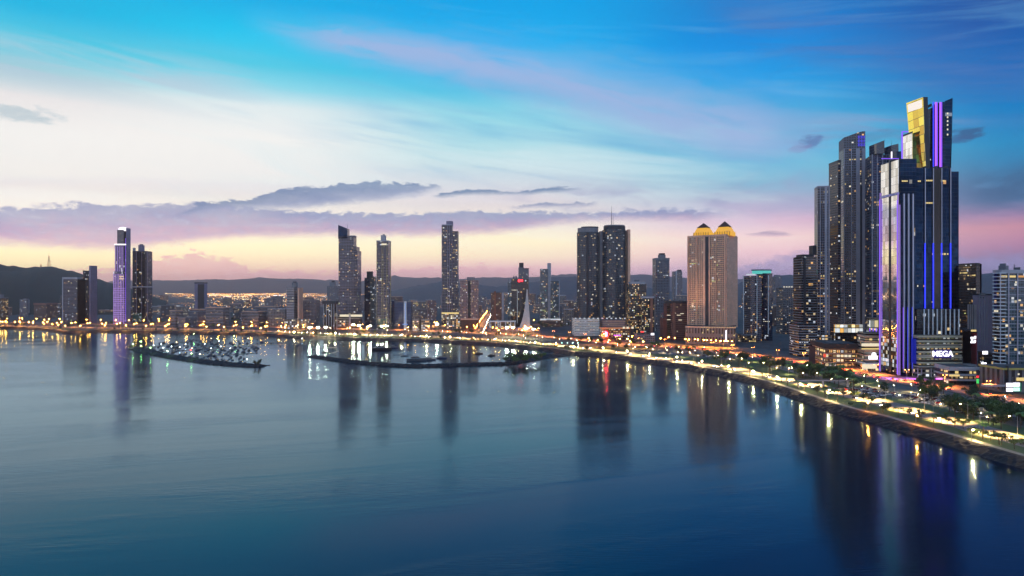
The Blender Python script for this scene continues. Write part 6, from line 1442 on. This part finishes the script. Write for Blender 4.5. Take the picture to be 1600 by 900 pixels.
# marina deck lights
for (px, py, c) in ((240,543,0),(255,547,0),(268,545,0),(281,546,0),(300,548,1),(298,551,2),(330,532,1),(342,536,0),(330,548,0),(290,541,0),(312,557,0),(386,566,0),(345,545,0),(262,553,0),(276,538,1),(388,532,1),(472,532,0),(320,541,0),(252,541,0),(360,548,0)):
    x, y = gp(px, py, 1); t = thing('pontoon_lamp', f'{["white", "warm yellow", "red"][c]} lamp on a pontoon post among the marina boats', 'lamp', (x, y, 0), 0, 'lamps on the marina pontoons', True)
    m = MB(); m.cyl(0, 0, -1, 4.2, .12, .1, 6); m.build('post', [M_POLE], t); m = MB(); m.ball((0, 0, 4.5), .5, .5, .45); m.build('lamp_head', [lampmat('pontoon lamp '+str(c), ['e6f6ff', 'ffd890', 'ff3018'][c], 22)], t)
# pontoons
for (a, c) in (((372,539.5),(445,538)),((222,544),(300,533)),((240,550),(395,541)),((290,559),(398,552)),((483,544.5),(526,543)),((520,552),(528,549))):
    p, q = Vector(gp(*a, 0)), Vector(gp(*c, 0)); d = q-p; m = MB(); m.box(0, 0, -.3, d.length, 2.6, .9)
    for k in range(int(d.length/25)+1): m.cyl(-d.length/2+25*k, 1.6, -1, 2.4, .2, n=6)
    o = m.build('pontoon', [M_DECKB], None, ((p.x+q.x)/2, (p.y+q.y)/2, 0)); o.rotation_euler = (0, 0, math.atan2(d.y, d.x)); tag(o, f'narrow floating pontoon on the water near {near_lm((a[0]+c[0])/2)}', 'pontoon', 'floating pontoons', True)

# ------------------------------------------------------------ evening haze over the bay
b = MB(); b.prism([(-13600, -3600), (13600, -3600), (13600, 15200), (-13600, 15200)], -2.0, 345.0, 0, 0, bottom=True)
hz = bpy.data.materials.new('evening haze'); hz.use_nodes = True; hz.node_tree.nodes.clear(); T = NT(hz.node_tree)
pv = T.new('ShaderNodeVolumePrincipled'); pv.inputs['Color'].default_value = (.96, .68, .64, 1); pv.inputs['Density'].default_value = 6e-5; pv.inputs['Anisotropy'].default_value = .7
mo = T.new('ShaderNodeOutputMaterial'); T.l.new(pv.outputs[0], mo.inputs['Volume'])
hb = b.build('haze', [hz]); hb['kind'] = 'stuff'; tag(hb, 'thin lilac evening haze lying over the bay and city', 'haze')

# ------------------------------------------------------------ tell look-alikes apart in words
ORD = ['first','second','third','fourth','fifth','sixth','seventh','eighth','ninth','tenth','eleventh','twelfth','thirteenth','fourteenth','fifteenth','sixteenth','seventeenth','eighteenth','nineteenth','twentieth']+['twenty-'+w for w in ('first','second','third','fourth','fifth','sixth','seventh','eighth','ninth')]+['thirtieth']+['thirty-'+w for w in ('first','second','third','fourth','fifth','sixth','seventh','eighth','ninth')]
NUM = ['zero','one','two','three','four','five','six','seven','eight','nine','ten','eleven','twelve','thirteen','fourteen','fifteen','sixteen','seventeen','eighteen','nineteen','twenty']+['twenty-'+w for w in ('one','two','three','four','five','six','seven','eight','nine')]+['thirty']+['thirty-'+w for w in ('one','two','three','four','five','six','seven','eight','nine')]
byl = {}
for o, lab in LATER: byl.setdefault(lab, []).append(o)
for lab, os_ in byl.items():
    if len(os_) == 1: os_[0]['label'] = lab; continue
    os_.sort(key=lambda o: pxof(o.location.x, o.location.y)); n = len(os_)
    for i, o in enumerate(os_):
        pos = 'leftmost' if i == 0 else ('rightmost' if i == n-1 else ORD[min(i, 38)]+' from left')
        o['label'] = f'{lab}, {pos} of {NUM[min(n, 39)]}'
bpy.context.view_layer.update()
